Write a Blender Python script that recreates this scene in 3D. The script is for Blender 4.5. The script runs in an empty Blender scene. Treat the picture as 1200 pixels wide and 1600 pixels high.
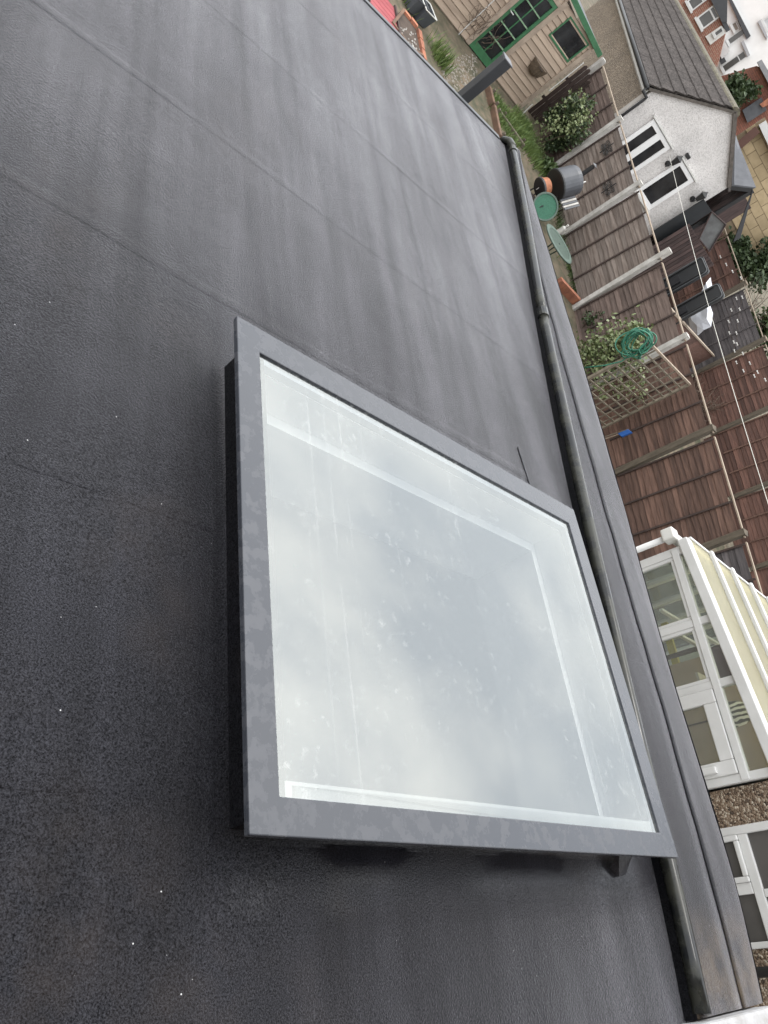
import bpy, bmesh, math, random
from mathutils import Vector, Matrix, noise
random.seed(11)
sc = bpy.context.scene
COL = sc.collection
R = math.radians

# ------------------------------------------------------------------ camera
CZ = 4.3                                   # eye height above the lower garden
CX = Vector((0.08314804, 0.65949524, 0.747096))
CY = Vector((-0.85602884, -0.33655198, 0.3923613))
CB = Vector((0.51019705, -0.67215979, 0.53656331))
FPX = 1205.0
EYE = Vector((0, 0, CZ))
cam_d = bpy.data.cameras.new('camera')
cam_d.sensor_fit = 'VERTICAL'; cam_d.sensor_height = 24; cam_d.sensor_width = 18
cam_d.lens = 24 * FPX / 1600
cam_d.clip_start = 0.02; cam_d.clip_end = 2000
cam = bpy.data.objects.new('camera', cam_d); COL.objects.link(cam)
mw = Matrix((CX, CY, CB)).transposed().to_4x4(); mw.translation = EYE
cam.matrix_world = mw
sc.camera = cam

# ------------------------------------------------------------------ sky, sun, exposure
SUN_AZ, SUN_EL = R(-80), R(69)            # azimuth from +Y towards +X
world = bpy.data.worlds.new('World'); sc.world = world; world.use_nodes = True
nt = world.node_tree; N = nt.nodes; L = nt.links
for n_ in list(N): N.remove(n_)
out = N.new('ShaderNodeOutputWorld'); bg = N.new('ShaderNodeBackground'); bg.inputs[1].default_value = 0.1
sky = N.new('ShaderNodeTexSky'); sky.sky_type = 'NISHITA'; sky.sun_disc = False
sky.sun_elevation = SUN_EL; sky.sun_rotation = SUN_AZ; sky.dust_density = 3
tc = N.new('ShaderNodeTexCoord'); mp = N.new('ShaderNodeMapping'); mp.inputs['Scale'].default_value = (1, 1, 2.2)
cl = N.new('ShaderNodeTexNoise'); cl.inputs['Scale'].default_value = 2.9; cl.inputs['Detail'].default_value = 7; cl.inputs['Roughness'].default_value = .55
rp = N.new('ShaderNodeValToRGB')
rp.color_ramp.elements[0].position = .37; rp.color_ramp.elements[0].color = (10.6, 11.2, 12.0, 1)
rp.color_ramp.elements[1].position = .66; rp.color_ramp.elements[1].color = (17.2, 17.2, 16.9, 1)
mx = N.new('ShaderNodeMix'); mx.data_type = 'RGBA'; mx.inputs[0].default_value = .93
L.new(tc.outputs['Generated'], mp.inputs[0]); L.new(mp.outputs[0], cl.inputs[0]); L.new(cl.outputs[0], rp.inputs[0])
# thin overcast: the cloud layer glows broadly around the hidden sun
SUNV = (math.sin(SUN_AZ) * math.cos(SUN_EL), math.cos(SUN_AZ) * math.cos(SUN_EL), math.sin(SUN_EL))
dt = N.new('ShaderNodeVectorMath'); dt.operation = 'DOT_PRODUCT'; dt.inputs[1].default_value = SUNV; L.new(tc.outputs['Generated'], dt.inputs[0])
mxz = N.new('ShaderNodeMath'); mxz.operation = 'MAXIMUM'; mxz.inputs[1].default_value = 0; L.new(dt.outputs['Value'], mxz.inputs[0])
pw = N.new('ShaderNodeMath'); pw.operation = 'POWER'; pw.inputs[1].default_value = 2.0; L.new(mxz.outputs[0], pw.inputs[0])
gl_ = N.new('ShaderNodeMath'); gl_.operation = 'MULTIPLY_ADD'; gl_.inputs[1].default_value = .55; gl_.inputs[2].default_value = .86; L.new(pw.outputs[0], gl_.inputs[0])
glow = N.new('ShaderNodeVectorMath'); glow.operation = 'SCALE'; L.new(rp.outputs[0], glow.inputs[0]); L.new(gl_.outputs[0], glow.inputs['Scale'])
L.new(sky.outputs[0], mx.inputs[6]); L.new(glow.outputs[0], mx.inputs[7]); L.new(mx.outputs[2], bg.inputs[0]); L.new(bg.outputs[0], out.inputs[0])
sun_d = bpy.data.lights.new('sun', 'SUN'); sun_d.energy = 0.9; sun_d.angle = R(18); sun_d.color = (1, .965, .92)
sun = bpy.data.objects.new('sun', sun_d); COL.objects.link(sun)
sd = Vector((math.sin(SUN_AZ) * math.cos(SUN_EL), math.cos(SUN_AZ) * math.cos(SUN_EL), math.sin(SUN_EL)))
sun.rotation_euler = sd.to_track_quat('Z', 'Y').to_euler(); sun.location = sd * 30
sc.view_settings.view_transform = 'Standard'; sc.view_settings.look = 'None'
sc.view_settings.gamma = 1; sc.view_settings.use_curve_mapping = False
sc.view_settings.exposure = 0.75
sc.render.engine = 'CYCLES'
sc.cycles.max_bounces = 8; sc.cycles.transparent_max_bounces = 12
sc.cycles.use_denoising = True

# ------------------------------------------------------------------ pixel -> place helpers (photo pixels, 1200 x 1600)
def ray(p): return CX * (p[0] - 600) + CY * (800 - p[1]) - CB * FPX
def on_y(p, Y): v = ray(p); return EYE + v * (Y / v.y)
def on_x(p, X): v = ray(p); return EYE + v * (X / v.x)
def on_pl(p, P, n): v = ray(p); return EYE + v * ((P - EYE).dot(n) / v.dot(n))
def gz(x):
    if x > -7.4: return 0.0
    if x > -15: return .79 * (-7.4 - x) / 7.6
    if x > -24: return .79 + .0649 * (-15 - x)
    return 1.374 + (-24 - x) * .02
def on_g(p, h=0.0):
    v = ray(p); t = -(CZ - h - .0) / v.z
    for _ in range(12):
        x = v.x * t; t = (gz(x) + h - CZ) / v.z
    return EYE + v * t
RN = Vector((-0.0491404, -0.05788311, 0.99711322)).normalized()
REX = Vector((0.99879, -0.000886, 0.0491716)); REX = (REX - RN * REX.dot(RN)).normalized()
REY = RN.cross(REX)
def rf(p, h):                                       # pixel -> roof-plane coordinates at h below the eye
    v = ray(p); v = v * (-h / v.dot(RN)); return (v.dot(REX), v.dot(REY))
RH = 1.22
ROOF_M = Matrix((REX, REY, RN)).transposed().to_4x4(); ROOF_M.translation = EYE - RN * RH

# ------------------------------------------------------------------ mesh helpers
class MB:
    def __init__(s): s.v = []; s.f = []
    def add(s, vs, fs):
        b = len(s.v); s.v += [tuple(x) for x in vs]; s.f += [tuple(b + i for i in f) for f in fs]; return s
    def par(s, o, a, b, c):                          # parallelepiped from a corner and three edges
        o, a, b, c = Vector(o), Vector(a), Vector(b), Vector(c)
        vs = [o, o + a, o + a + b, o + b, o + c, o + a + c, o + a + b + c, o + b + c]
        fs = [(0, 3, 2, 1), (4, 5, 6, 7), (0, 1, 5, 4), (1, 2, 6, 5), (2, 3, 7, 6), (3, 0, 4, 7)]
        if a.cross(b).dot(c) < 0: fs = [f[::-1] for f in fs]
        return s.add(vs, fs)
    def box(s, x0, x1, y0, y1, z0, z1): return s.par((x0, y0, z0), (x1 - x0, 0, 0), (0, y1 - y0, 0), (0, 0, z1 - z0))
    def prism(s, pts, vec):
        pts = [Vector(p) for p in pts]; vec = Vector(vec); n = len(pts)
        nn = Vector((0, 0, 0))
        for i in range(n): nn += pts[i].cross(pts[(i + 1) % n])
        if nn.dot(vec) > 0: pts = pts[::-1]
        vs = pts + [p + vec for p in pts]
        fs = [tuple(range(n)), tuple(range(2 * n - 1, n - 1, -1))] + [(i, i + n, (i + 1) % n + n, (i + 1) % n) for i in range(n)]
        return s.add(vs, fs)
    def tube(s, pts, r, k=8, caps=True):
        pts = [Vector(p) for p in pts]; n = len(pts)
        rs = r if isinstance(r, (list, tuple)) else [r] * n
        vs = []; up = None
        for i, p in enumerate(pts):
            d = (pts[min(i + 1, n - 1)] - pts[max(i - 1, 0)]).normalized()
            if up is None: up = Vector((0, 0, 1)) if abs(d.z) < .9 else Vector((1, 0, 0))
            a = d.cross(up).normalized(); b = a.cross(d).normalized(); up = b
            vs += [p + (a * math.cos(2 * math.pi * j / k) + b * math.sin(2 * math.pi * j / k)) * rs[i] for j in range(k)]
        fs = []
        for i in range(n - 1):
            for j in range(k):
                fs.append((i * k + j, i * k + (j + 1) % k, (i + 1) * k + (j + 1) % k, (i + 1) * k + j))
        if caps: fs += [tuple(range(k))[::-1], tuple(range((n - 1) * k, n * k))]
        return s.add(vs, fs)
    def lathe(s, o, axis, prof, k=24):               # prof = [(radius, distance along axis)]
        o = Vector(o); d = Vector(axis).normalized(); u = Vector((0, 0, 1)) if abs(d.z) < .9 else Vector((1, 0, 0))
        a = d.cross(u).normalized(); b = d.cross(a).normalized(); vs = []
        for r, h in prof:
            vs += [o + d * h + (a * math.cos(2 * math.pi * j / k) + b * math.sin(2 * math.pi * j / k)) * max(r, 1e-4) for j in range(k)]
        fs = []
        for i in range(len(prof) - 1):
            for j in range(k):
                fs.append((i * k + j, (i + 1) * k + j, (i + 1) * k + (j + 1) % k, i * k + (j + 1) % k))
        return s.add(vs, fs)
    def mesh(s, name, smooth=False):
        me = bpy.data.meshes.new(name); me.from_pydata(s.v, [], s.f); me.update()
        if smooth:
            for p in me.polygons: p.use_smooth = True
        return me
    def build(s, name, mat, parent=None, smooth=False, bevel=0, kind=None):
        o = link(name, s.mesh(name, smooth), mat, parent)
        if bevel:
            m = o.modifiers.new('bevel', 'BEVEL'); m.width = bevel; m.segments = 2; m.limit_method = 'ANGLE'
        if kind: o['kind'] = kind
        return o
def link(name, me, mat, parent=None):
    o = bpy.data.objects.new(name, me)
    if mat and not me.materials: me.materials.append(mat)
    COL.objects.link(o)
    if parent: o.parent = parent
    return o
def tag(o, label, cat, group=None):
    o['label'] = label; o['category'] = cat
    if group: o['group'] = group
    return o
def thing(name, label, cat, loc=(0, 0, 0), rotz=0, group=None):
    o = bpy.data.objects.new(name, None); COL.objects.link(o); o.empty_display_size = .1
    o.location = loc; o.rotation_euler = (0, 0, rotz)
    return tag(o, label, cat, group)
def place(name, label, cat, loc):                   # empty at a base; children are given in world coordinates through W()
    return thing(name, label, cat, loc)
class WB(MB):                                       # world-coordinate builder: shifts to the parent's base
    def build(s, name, mat, parent=None, **k):
        if parent is not None:
            p = parent
            off = Vector((0, 0, 0))
            while p is not None: off += p.location; p = p.parent
            s.v = [(x - off.x, y - off.y, z - off.z) for x, y, z in s.v]
        else:
            c = Vector((sum(v[0] for v in s.v), sum(v[1] for v in s.v), 0)) / len(s.v); c.z = min(v[2] for v in s.v)
            s.v = [(x - c.x, y - c.y, z - c.z) for x, y, z in s.v]
            o = MB.build(s, name, mat, None, **k); o.location = c; return o
        return MB.build(s, name, mat, parent, **k)

# ------------------------------------------------------------------ materials
def mat(name, c1, c2=None, rough=.7, scale=4., detail=6, bump=0., bscale=60., spec=.5, metal=0., rnd=0., lo=.35, hi=.65, stretch=(1, 1, 1), coord='Object'):
    m = bpy.data.materials.new(name); m.use_nodes = True
    n = m.node_tree.nodes; l = m.node_tree.links; b = n['Principled BSDF']
    b.inputs['Roughness'].default_value = rough; b.inputs['Specular IOR Level'].default_value = spec; b.inputs['Metallic'].default_value = metal
    tc = n.new('ShaderNodeTexCoord'); mp = n.new('ShaderNodeMapping'); mp.inputs['Scale'].default_value = stretch
    l.new(tc.outputs[coord], mp.inputs[0])
    if c2 is None: c2 = tuple(x * .8 for x in c1)
    vec = mp.outputs[0]
    oi = n.new('ShaderNodeObjectInfo')
    if rnd:
        ad = n.new('ShaderNodeVectorMath'); ad.operation = 'MULTIPLY_ADD'
        cb = n.new('ShaderNodeCombineXYZ'); l.new(oi.outputs['Random'], cb.inputs[0]); l.new(oi.outputs['Random'], cb.inputs[2])
        ad.inputs[1].default_value = (37, 37, 37); l.new(cb.outputs[0], ad.inputs[0]); l.new(vec, ad.inputs[2]); vec = ad.outputs[0]
    nz = n.new('ShaderNodeTexNoise'); nz.inputs['Scale'].default_value = scale; nz.inputs['Detail'].default_value = detail; nz.inputs['Roughness'].default_value = .62
    l.new(vec, nz.inputs[0])
    rp = n.new('ShaderNodeValToRGB'); rp.color_ramp.elements[0].position = lo; rp.color_ramp.elements[1].position = hi
    rp.color_ramp.elements[0].color = (*c2, 1); rp.color_ramp.elements[1].color = (*c1, 1)
    l.new(nz.outputs[0], rp.inputs[0]); colr = rp.outputs[0]
    if rnd:
        mr = n.new('ShaderNodeMapRange'); mr.inputs[3].default_value = 1 - rnd; mr.inputs[4].default_value = 1 + rnd
        l.new(oi.outputs['Random'], mr.inputs[0])
        hs = n.new('ShaderNodeHueSaturation'); l.new(mr.outputs[0], hs.inputs['Value']); l.new(colr, hs.inputs['Color']); colr = hs.outputs[0]
    l.new(colr, b.inputs['Base Color'])
    if bump:
        n2 = n.new('ShaderNodeTexNoise'); n2.inputs['Scale'].default_value = bscale; n2.inputs['Detail'].default_value = 5
        l.new(vec, n2.inputs[0])
        bp = n.new('ShaderNodeBump'); bp.inputs['Strength'].default_value = bump; bp.inputs['Distance'].default_value = .01
        l.new(n2.outputs[0], bp.inputs['Height']); l.new(bp.outputs[0], b.inputs['Normal'])
    return m

def felt_material(name, mud=False, dry=1.0, shn=1.0):
    m = bpy.data.materials.new(name); m.use_nodes = True
    n = m.node_tree.nodes; l = m.node_tree.links; b = n['Principled BSDF']
    tc = n.new('ShaderNodeTexCoord')
    def nz(scale, stretch=(1, 1, 1), detail=5, rough=.6, off=(0, 0, 0)):
        mp = n.new('ShaderNodeMapping'); mp.inputs['Scale'].default_value = stretch; mp.inputs['Location'].default_value = off
        t = n.new('ShaderNodeTexNoise'); t.inputs['Scale'].default_value = scale; t.inputs['Detail'].default_value = detail; t.inputs['Roughness'].default_value = rough
        l.new(tc.outputs['Object'], mp.inputs[0]); l.new(mp.outputs[0], t.inputs[0]); return t.outputs[0]
    def ramp(x, a, bb, lo=0., hi=1.):
        r = n.new('ShaderNodeMapRange'); r.inputs[1].default_value = a; r.inputs[2].default_value = bb; r.inputs[3].default_value = lo; r.inputs[4].default_value = hi
        l.new(x, r.inputs[0]); return r.outputs[0]
    def mul(a, bb, op='MULTIPLY'):
        k = n.new('ShaderNodeMath'); k.operation = op
        for i, q in enumerate((a, bb)):
            if isinstance(q, (int, float)): k.inputs[i].default_value = q
            else: l.new(q, k.inputs[i])
        return k.outputs[0]
    grain = nz(300, detail=2, rough=.8)
    grain2 = nz(150, detail=3, rough=.7)
    streak = nz(1.0, (.42, 7.5, 1), 5, .62)
    patch = nz(1.5, detail=6, rough=.6, off=(3.1, 1.7, 0))
    val = mul(mul(ramp(streak, .3, .7, .74, 1.3), ramp(patch, .3, .7, .78, 1.24)), mul(ramp(grain, .33, .68, .25, 1.9), ramp(grain2, .3, .7, .8, 1.22)))
    # pale mineral specks
    vo = n.new('ShaderNodeTexVoronoi'); vo.inputs['Scale'].default_value = 55; l.new(tc.outputs['Object'], vo.inputs[0])
    sp = ramp(vo.outputs['Distance'], .05, .085, 1, 0)
    sel = n.new('ShaderNodeSeparateColor'); l.new(vo.outputs['Color'], sel.inputs[0])
    sp = mul(sp, ramp(sel.outputs[0], .965, .97, 0, 1))
    base = n.new('ShaderNodeMix'); base.data_type = 'RGBA'; base.blend_type = 'MULTIPLY'; base.inputs[0].default_value = 1
    base.inputs[6].default_value = (.0095 * dry, .0095 * dry, .0125 * dry, 1)
    oi = n.new('ShaderNodeObjectInfo'); val = mul(val, ramp(oi.outputs['Random'], 0, 1, .9, 1.12))
    cc = n.new('ShaderNodeCombineColor'); [l.new(val, cc.inputs[i]) for i in range(3)]
    l.new(cc.outputs[0], base.inputs[7])
    # rusty pale silt left by puddles
    silt = mul(ramp(nz(.9, off=(8, 2, 0), detail=4), .57, .72, 0, 1), ramp(nz(9, detail=6), .38, .68, 0, 1))
    m2 = n.new('ShaderNodeMix'); m2.data_type = 'RGBA'; l.new(mul(silt, .45), m2.inputs[0]); l.new(base.outputs[2], m2.inputs[6]); m2.inputs[7].default_value = (.045, .035, .031, 1)
    m3 = n.new('ShaderNodeMix'); m3.data_type = 'RGBA'; l.new(sp, m3.inputs[0]); l.new(m2.outputs[2], m3.inputs[6]); m3.inputs[7].default_value = (.6, .6, .6, 1)
    colr = m3.outputs[2]
    if mud:
        sx = n.new('ShaderNodeSeparateXYZ'); l.new(tc.outputs['Object'], sx.inputs[0])
        wgt = mul(ramp(sx.outputs[0], -.16, .07, 0, 1), ramp(nz(8, (1, 1, 1), 9, .7), .40, .62, 0, 1))
        m4 = n.new('ShaderNodeMix'); m4.data_type = 'RGBA'; l.new(mul(wgt, .6), m4.inputs[0]); l.new(colr, m4.inputs[6]); m4.inputs[7].default_value = (.17, .125, .078, 1); colr = m4.outputs[2]
    l.new(colr, b.inputs['Base Color'])
    # wet film: smoother where water stands or runs
    wet = mul(ramp(patch, .38, .62, 0, 1), ramp(streak, .35, .65, 0, 1))
    sxx = n.new('ShaderNodeSeparateXYZ'); l.new(tc.outputs['Object'], sxx.inputs[0])
    pud = mul(mul(ramp(sxx.outputs[0], -.13, -.22, 0, 1), ramp(sxx.outputs[0], -.30, -.29, 0, 1)), mul(mul(ramp(sxx.outputs[1], .80, .95, 0, 1), ramp(sxx.outputs[1], 2.6, 2.3, 0, 1)), ramp(nz(2.2, (1, 1, 1), 2), .30, .50, 0, 1)))
    rgh = mul(ramp(wet, 0, 1, .48, .30), ramp(pud, 0, 1, 1, .22))
    l.new(rgh, b.inputs['Roughness'])
    l.new(ramp(grain, .33, .68, .03, .29), b.inputs['Specular IOR Level'])
    if dry > .5:
        l.new(mul(mul(ramp(grain, .33, .68, .8 * shn, 1.15 * shn), ramp(streak, .32, .68, .68, 1.12)), ramp(patch, .3, .7, .82, 1.15)), b.inputs['Sheen Weight']); b.inputs['Sheen Roughness'].default_value = .33; b.inputs['Sheen Tint'].default_value = (.965, .95, 1, 1)
    hgt = mul(mul(grain, .7), mul(grain2, 1.0), 'ADD')
    bp = n.new('ShaderNodeBump'); bp.inputs['Distance'].default_value = .006
    l.new(hgt, bp.inputs['Height']); l.new(ramp(pud, 0, 1, .5, .08), bp.inputs['Strength'])
    bp2 = n.new('ShaderNodeBump'); bp2.inputs['Strength'].default_value = .07; bp2.inputs['Distance'].default_value = .02
    l.new(nz(9, detail=3), bp2.inputs['Height']); l.new(bp.outputs[0], bp2.inputs['Normal'])
    l.new(bp2.outputs[0], b.inputs['Normal'])
    return m

def patchy(name, c1, c2, r1, r2, scale, lo=.47, hi=.53, metal=0., spec=.5):
    m = bpy.data.materials.new(name); m.use_nodes = True
    n = m.node_tree.nodes; l = m.node_tree.links; b = n['Principled BSDF']
    tc = n.new('ShaderNodeTexCoord'); t = n.new('ShaderNodeTexNoise'); t.inputs['Scale'].default_value = scale; t.inputs['Detail'].default_value = 9; t.inputs['Roughness'].default_value = .62
    l.new(tc.outputs['Object'], t.inputs[0])
    mr = n.new('ShaderNodeMapRange'); mr.inputs[1].default_value = lo; mr.inputs[2].default_value = hi; l.new(t.outputs[0], mr.inputs[0])
    mxx = n.new('ShaderNodeMix'); mxx.data_type = 'RGBA'; mxx.inputs[6].default_value = (*c1, 1); mxx.inputs[7].default_value = (*c2, 1); l.new(mr.outputs[0], mxx.inputs[0]); l.new(mxx.outputs[2], b.inputs['Base Color'])
    m2 = n.new('ShaderNodeMapRange'); m2.inputs[3].default_value = r1; m2.inputs[4].default_value = r2; l.new(mr.outputs[0], m2.inputs[0]); l.new(m2.outputs[0], b.inputs['Roughness'])
    b.inputs['Metallic'].default_value = metal; b.inputs['Specular IOR Level'].default_value = spec
    return m

def glass_material(name, ior, tint=(.93, .96, .96), dirt_haze=0., gcol=(1, 1, 1)):
    m = bpy.data.materials.new(name); m.use_nodes = True
    n = m.node_tree.nodes; l = m.node_tree.links
    for q in list(n): n.remove(q)
    o = n.new('ShaderNodeOutputMaterial'); g = n.new('ShaderNodeBsdfGlossy'); g.inputs['Roughness'].default_value = .015; g.inputs[0].default_value = (*gcol, 1)
    t = n.new('ShaderNodeBsdfTransparent'); t.inputs[0].default_value = (*tint, 1)
    fr = n.new('ShaderNodeFresnel'); fr.inputs[0].default_value = ior
    mxs = n.new('ShaderNodeMixShader'); l.new(fr.outputs[0], mxs.inputs[0]); l.new(t.outputs[0], mxs.inputs[1]); l.new(g.outputs[0], mxs.inputs[2])
    res = mxs.outputs[0]
    if dirt_haze:
        tc = n.new('ShaderNodeTexCoord')
        def nz(scale, stretch, lo, hi, detail=6):
            mp = n.new('ShaderNodeMapping'); mp.inputs['Scale'].default_value = stretch
            k = n.new('ShaderNodeTexNoise'); k.inputs['Scale'].default_value = scale; k.inputs['Detail'].default_value = detail
            l.new(tc.outputs['Object'], mp.inputs[0]); l.new(mp.outputs[0], k.inputs[0])
            r = n.new('ShaderNodeMapRange'); r.inputs[1].default_value = lo; r.inputs[2].default_value = hi; l.new(k.outputs[0], r.inputs[0]); return r.outputs[0]
        a = nz(1, (.35, 70, 1), .635, .76, 3); bq = nz(60, (1, 1, 1), .58, .74); cq = nz(3, (1, 1, 1), .4, .7)
        mm = n.new('ShaderNodeMath'); mm.operation = 'MAXIMUM'; l.new(a, mm.inputs[0]); l.new(bq, mm.inputs[1])
        m2 = n.new('ShaderNodeMath'); m2.operation = 'MULTIPLY'; l.new(mm.outputs[0], m2.inputs[0]); l.new(cq, m2.inputs[1])
        m3 = n.new('ShaderNodeMath'); m3.operation = 'MULTIPLY_ADD'; m3.inputs[1].default_value = dirt_haze; m3.inputs[2].default_value = dirt_haze * .18; l.new(m2.outputs[0], m3.inputs[0])  # streaks and spots are dirt; the even term is a pale haze brightening the pane
        df = n.new('ShaderNodeBsdfDiffuse'); df.inputs[0].default_value = (.8, .81, .8, 1)
        mz = n.new('ShaderNodeMixShader'); l.new(m3.outputs[0], mz.inputs[0]); l.new(res, mz.inputs[1]); l.new(df.outputs[0], mz.inputs[2]); res = mz.outputs[0]
    l.new(res, o.inputs[0]); return m

def pebbledash(name, cols, scale=70., bump=.9, rough=.9, dist=.02):
    m = bpy.data.materials.new(name); m.use_nodes = True
    n = m.node_tree.nodes; l = m.node_tree.links; b = n['Principled BSDF']; b.inputs['Roughness'].default_value = rough
    tc = n.new('ShaderNodeTexCoord'); v = n.new('ShaderNodeTexVoronoi'); v.inputs['Scale'].default_value = scale; l.new(tc.outputs['Object'], v.inputs[0])
    s = n.new('ShaderNodeSeparateColor'); l.new(v.outputs['Color'], s.inputs[0])
    rp = n.new('ShaderNodeValToRGB'); els = rp.color_ramp.elements
    for i, (pos, c) in enumerate(cols):
        e = els[i] if i < 2 else els.new(pos)
        e.position = pos; e.color = (*c, 1)
    l.new(s.outputs[0], rp.inputs[0])
    t = n.new('ShaderNodeTexNoise'); t.inputs['Scale'].default_value = 1.3; t.inputs['Detail'].default_value = 6; l.new(tc.outputs['Object'], t.inputs[0])
    mr = n.new('ShaderNodeMapRange'); mr.inputs[1].default_value = .3; mr.inputs[2].default_value = .7; mr.inputs[3].default_value = .86; mr.inputs[4].default_value = 1.12; l.new(t.outputs[0], mr.inputs[0])
    h = n.new('ShaderNodeHueSaturation'); l.new(mr.outputs[0], h.inputs['Value']); l.new(rp.outputs[0], h.inputs['Color']); l.new(h.outputs[0], b.inputs['Base Color'])
    bp = n.new('ShaderNodeBump'); bp.inputs['Strength'].default_value = bump; bp.inputs['Distance'].default_value = dist; bp.invert = True
    l.new(v.outputs['Distance'], bp.inputs['Height']); l.new(bp.outputs[0], b.inputs['Normal'])
    return m

def brick_material(name, c1, c2, mortar, sx=4.4, sz=13.3):
    m = bpy.data.materials.new(name); m.use_nodes = True
    n = m.node_tree.nodes; l = m.node_tree.links; b = n['Principled BSDF']; b.inputs['Roughness'].default_value = .9
    tc = n.new('ShaderNodeTexCoord'); mp = n.new('ShaderNodeMapping'); mp.inputs['Rotation'].default_value = (R(90), 0, 0); l.new(tc.outputs['Object'], mp.inputs[0])
    k = n.new('ShaderNodeTexBrick'); k.inputs['Scale'].default_value = 1; k.inputs['Brick Width'].default_value = .225; k.inputs['Row Height'].default_value = .075; k.inputs['Mortar Size'].default_value = .008
    k.inputs['Color1'].default_value = (*c1, 1); k.inputs['Color2'].default_value = (*c2, 1); k.inputs['Mortar'].default_value = (*mortar, 1)
    l.new(mp.outputs[0], k.inputs[0]); l.new(k.outputs[0], b.inputs['Base Color']); return m

FELT = felt_material('felt'); FELT_K = felt_material('felt_kerb', mud=True, dry=.9, shn=.62); FELT_U = felt_material('felt_upstand', dry=.49)
FRAME = patchy('grey_aluminium_wet', (.046, .050, .060), (.066, .069, .079), .22, .38, 30, .49, .58)
GLASS = glass_material('skylight_glass', 2.7, tint=(.96, .985, .98), dirt_haze=.17, gcol=(.96, 1, .99))
WHITE_P = mat('white_plaster', (.90, .90, .885), (.86, .86, .85), .6, 3)
UPVC = mat('white_upvc', (.62, .615, .60), (.54, .535, .52), .35, 2.5)
UPVC_W = mat('bright_upvc', (.84, .83, .82), (.78, .77, .76), .35, 2.5)
UPVC_D = mat('aged_upvc', (.72, .71, .68), (.6, .59, .55), .5, 6)
BLACKPIPE = patchy('black_wet_pipe', (.010, .011, .012), (.034, .034, .026), .16, .36, 9, .42, .6, spec=.35)
DARK_METAL = mat('dark_grey_metal', (.05, .052, .058), (.04, .042, .046), .45, 5)
FENCE = mat('lap_fence_wood', (.175, .128, .108), (.085, .058, .048), .85, 5, bump=.3, bscale=40, rnd=.26, stretch=(.5, 4, 6))
FENCE_G = mat('lap_fence_weathered', (.225, .185, .16), (.12, .09, .074), .85, 5, bump=.3, bscale=40, rnd=.26, stretch=(.5, 4, 6))
FENCE_B = mat('lap_fence_brown', (.165, .095, .07), (.08, .045, .034), .85, 5, bump=.3, bscale=40, rnd=.26, stretch=(.5, 4, 6))
FENCE_R = mat('lap_fence_red', (.155, .08, .06), (.085, .046, .036), .85, 5, bump=.3, bscale=40, rnd=.4, stretch=(.5, 4, 6))
FENCE_D = mat('lap_fence_dark', (.12, .105, .105), (.065, .058, .06), .85, 5, bump=.3, bscale=40, rnd=.4, stretch=(.5, 4, 6))
BATTEN = mat('dark_batten', (.07, .047, .04), (.045, .03, .026), .85, 6)
CAPWOOD = mat('pale_cap_wood', (.36, .29, .22), (.22, .17, .13), .85, 5, stretch=(1, 4, 4))
CONC = mat('concrete_post', (.52, .50, .47), (.36, .34, .31), .9, 6, bump=.3, bscale=50)
WOODPOST = mat('olive_wood_post', (.14, .115, .085), (.085, .07, .052), .9, 6, stretch=(5, 5, .7))
SOIL = mat('soil', (.085, .062, .048), (.04, .03, .024), .95, 4, bump=.9, bscale=30)
LAWN = mat('grass_blade', (.17, .23, .065), (.06, .11, .025), .6, 14)
SHEDW = mat('shed_boards', (.44, .345, .265), (.33, .25, .19), .8, 3, rnd=.12, stretch=(4, .6, 4))
SHEDT = mat('shed_trim', (.40, .32, .25), (.28, .22, .175), .8, 5)
GREENP = mat('green_paint', (.05, .165, .075), (.032, .115, .052), .5, 8)
DARKGLASS = mat('dark_window_glass', (.035, .037, .04), (.012, .013, .015), .08, 2.2, spec=.6)
GREYGLASS = mat('grey_window_glass', (.09, .085, .08), (.06, .057, .053), .08, 1.2, spec=.5)
TILE = mat('concrete_roof_tile', (.135, .118, .11), (.05, .044, .041), .9, 26, bump=.4, bscale=70, rnd=.14)
RENDER_W = pebbledash('white_pebbledash', [(0, (.52, .495, .475)), (1, (.73, .70, .68)), (.4, (.65, .62, .60))], 48, .4, dist=.02)
PEB_BR = pebbledash('brown_pebbledash', [(0, (.13, .10, .075)), (1, (.30, .245, .185)), (.5, (.21, .165, .12))], 40, .8, dist=.03)
PEB_HOUSE = pebbledash('house_pebbledash', [(0, (.06, .042, .03)), (1, (.50, .43, .34)), (.35, (.17, .115, .075)), (.75, (.27, .20, .14))], 62, 1, dist=.02)
LEAF = mat('leaf_green', (.085, .125, .04), (.03, .055, .018), .5, 9, lo=.3, hi=.7)
LEAF_L = mat('leaf_pale', (.27, .30, .15), (.09, .13, .045), .5, 12, lo=.35, hi=.65)
LEAF_D = mat('leaf_dark', (.055, .085, .03), (.022, .038, .014), .55, 6)
TWIG = mat('twig', (.16, .12, .09), (.09, .065, .05), .9, 9)
BLACKPL = mat('black_plastic', (.022, .023, .025), (.016, .017, .018), .42, 5)
RUST = mat('rusted_orange', (.42, .17, .085), (.25, .09, .045), .7, 10)
SILVER = mat('white_plastic_sheet', (.62, .63, .66), (.48, .49, .53), .45, 3)
IRON = mat('black_iron', (.02, .02, .021), None, .5)
CREAM = mat('cream_polycarbonate', (.66, .64, .53), (.56, .54, .44), .4, 2)
_n = CREAM.node_tree.nodes; _l = CREAM.node_tree.links
_t = _n.new('ShaderNodeBsdfTranslucent'); _t.inputs[0].default_value = (.95, .92, .78, 1); _m = _n.new('ShaderNodeMixShader'); _m.inputs[0].default_value = .75
_l.new(_n['Principled BSDF'].outputs[0], _m.inputs[1]); _l.new(_t.outputs[0], _m.inputs[2]); _l.new(_m.outputs[0], _n['Material Output'].inputs[0])
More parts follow.
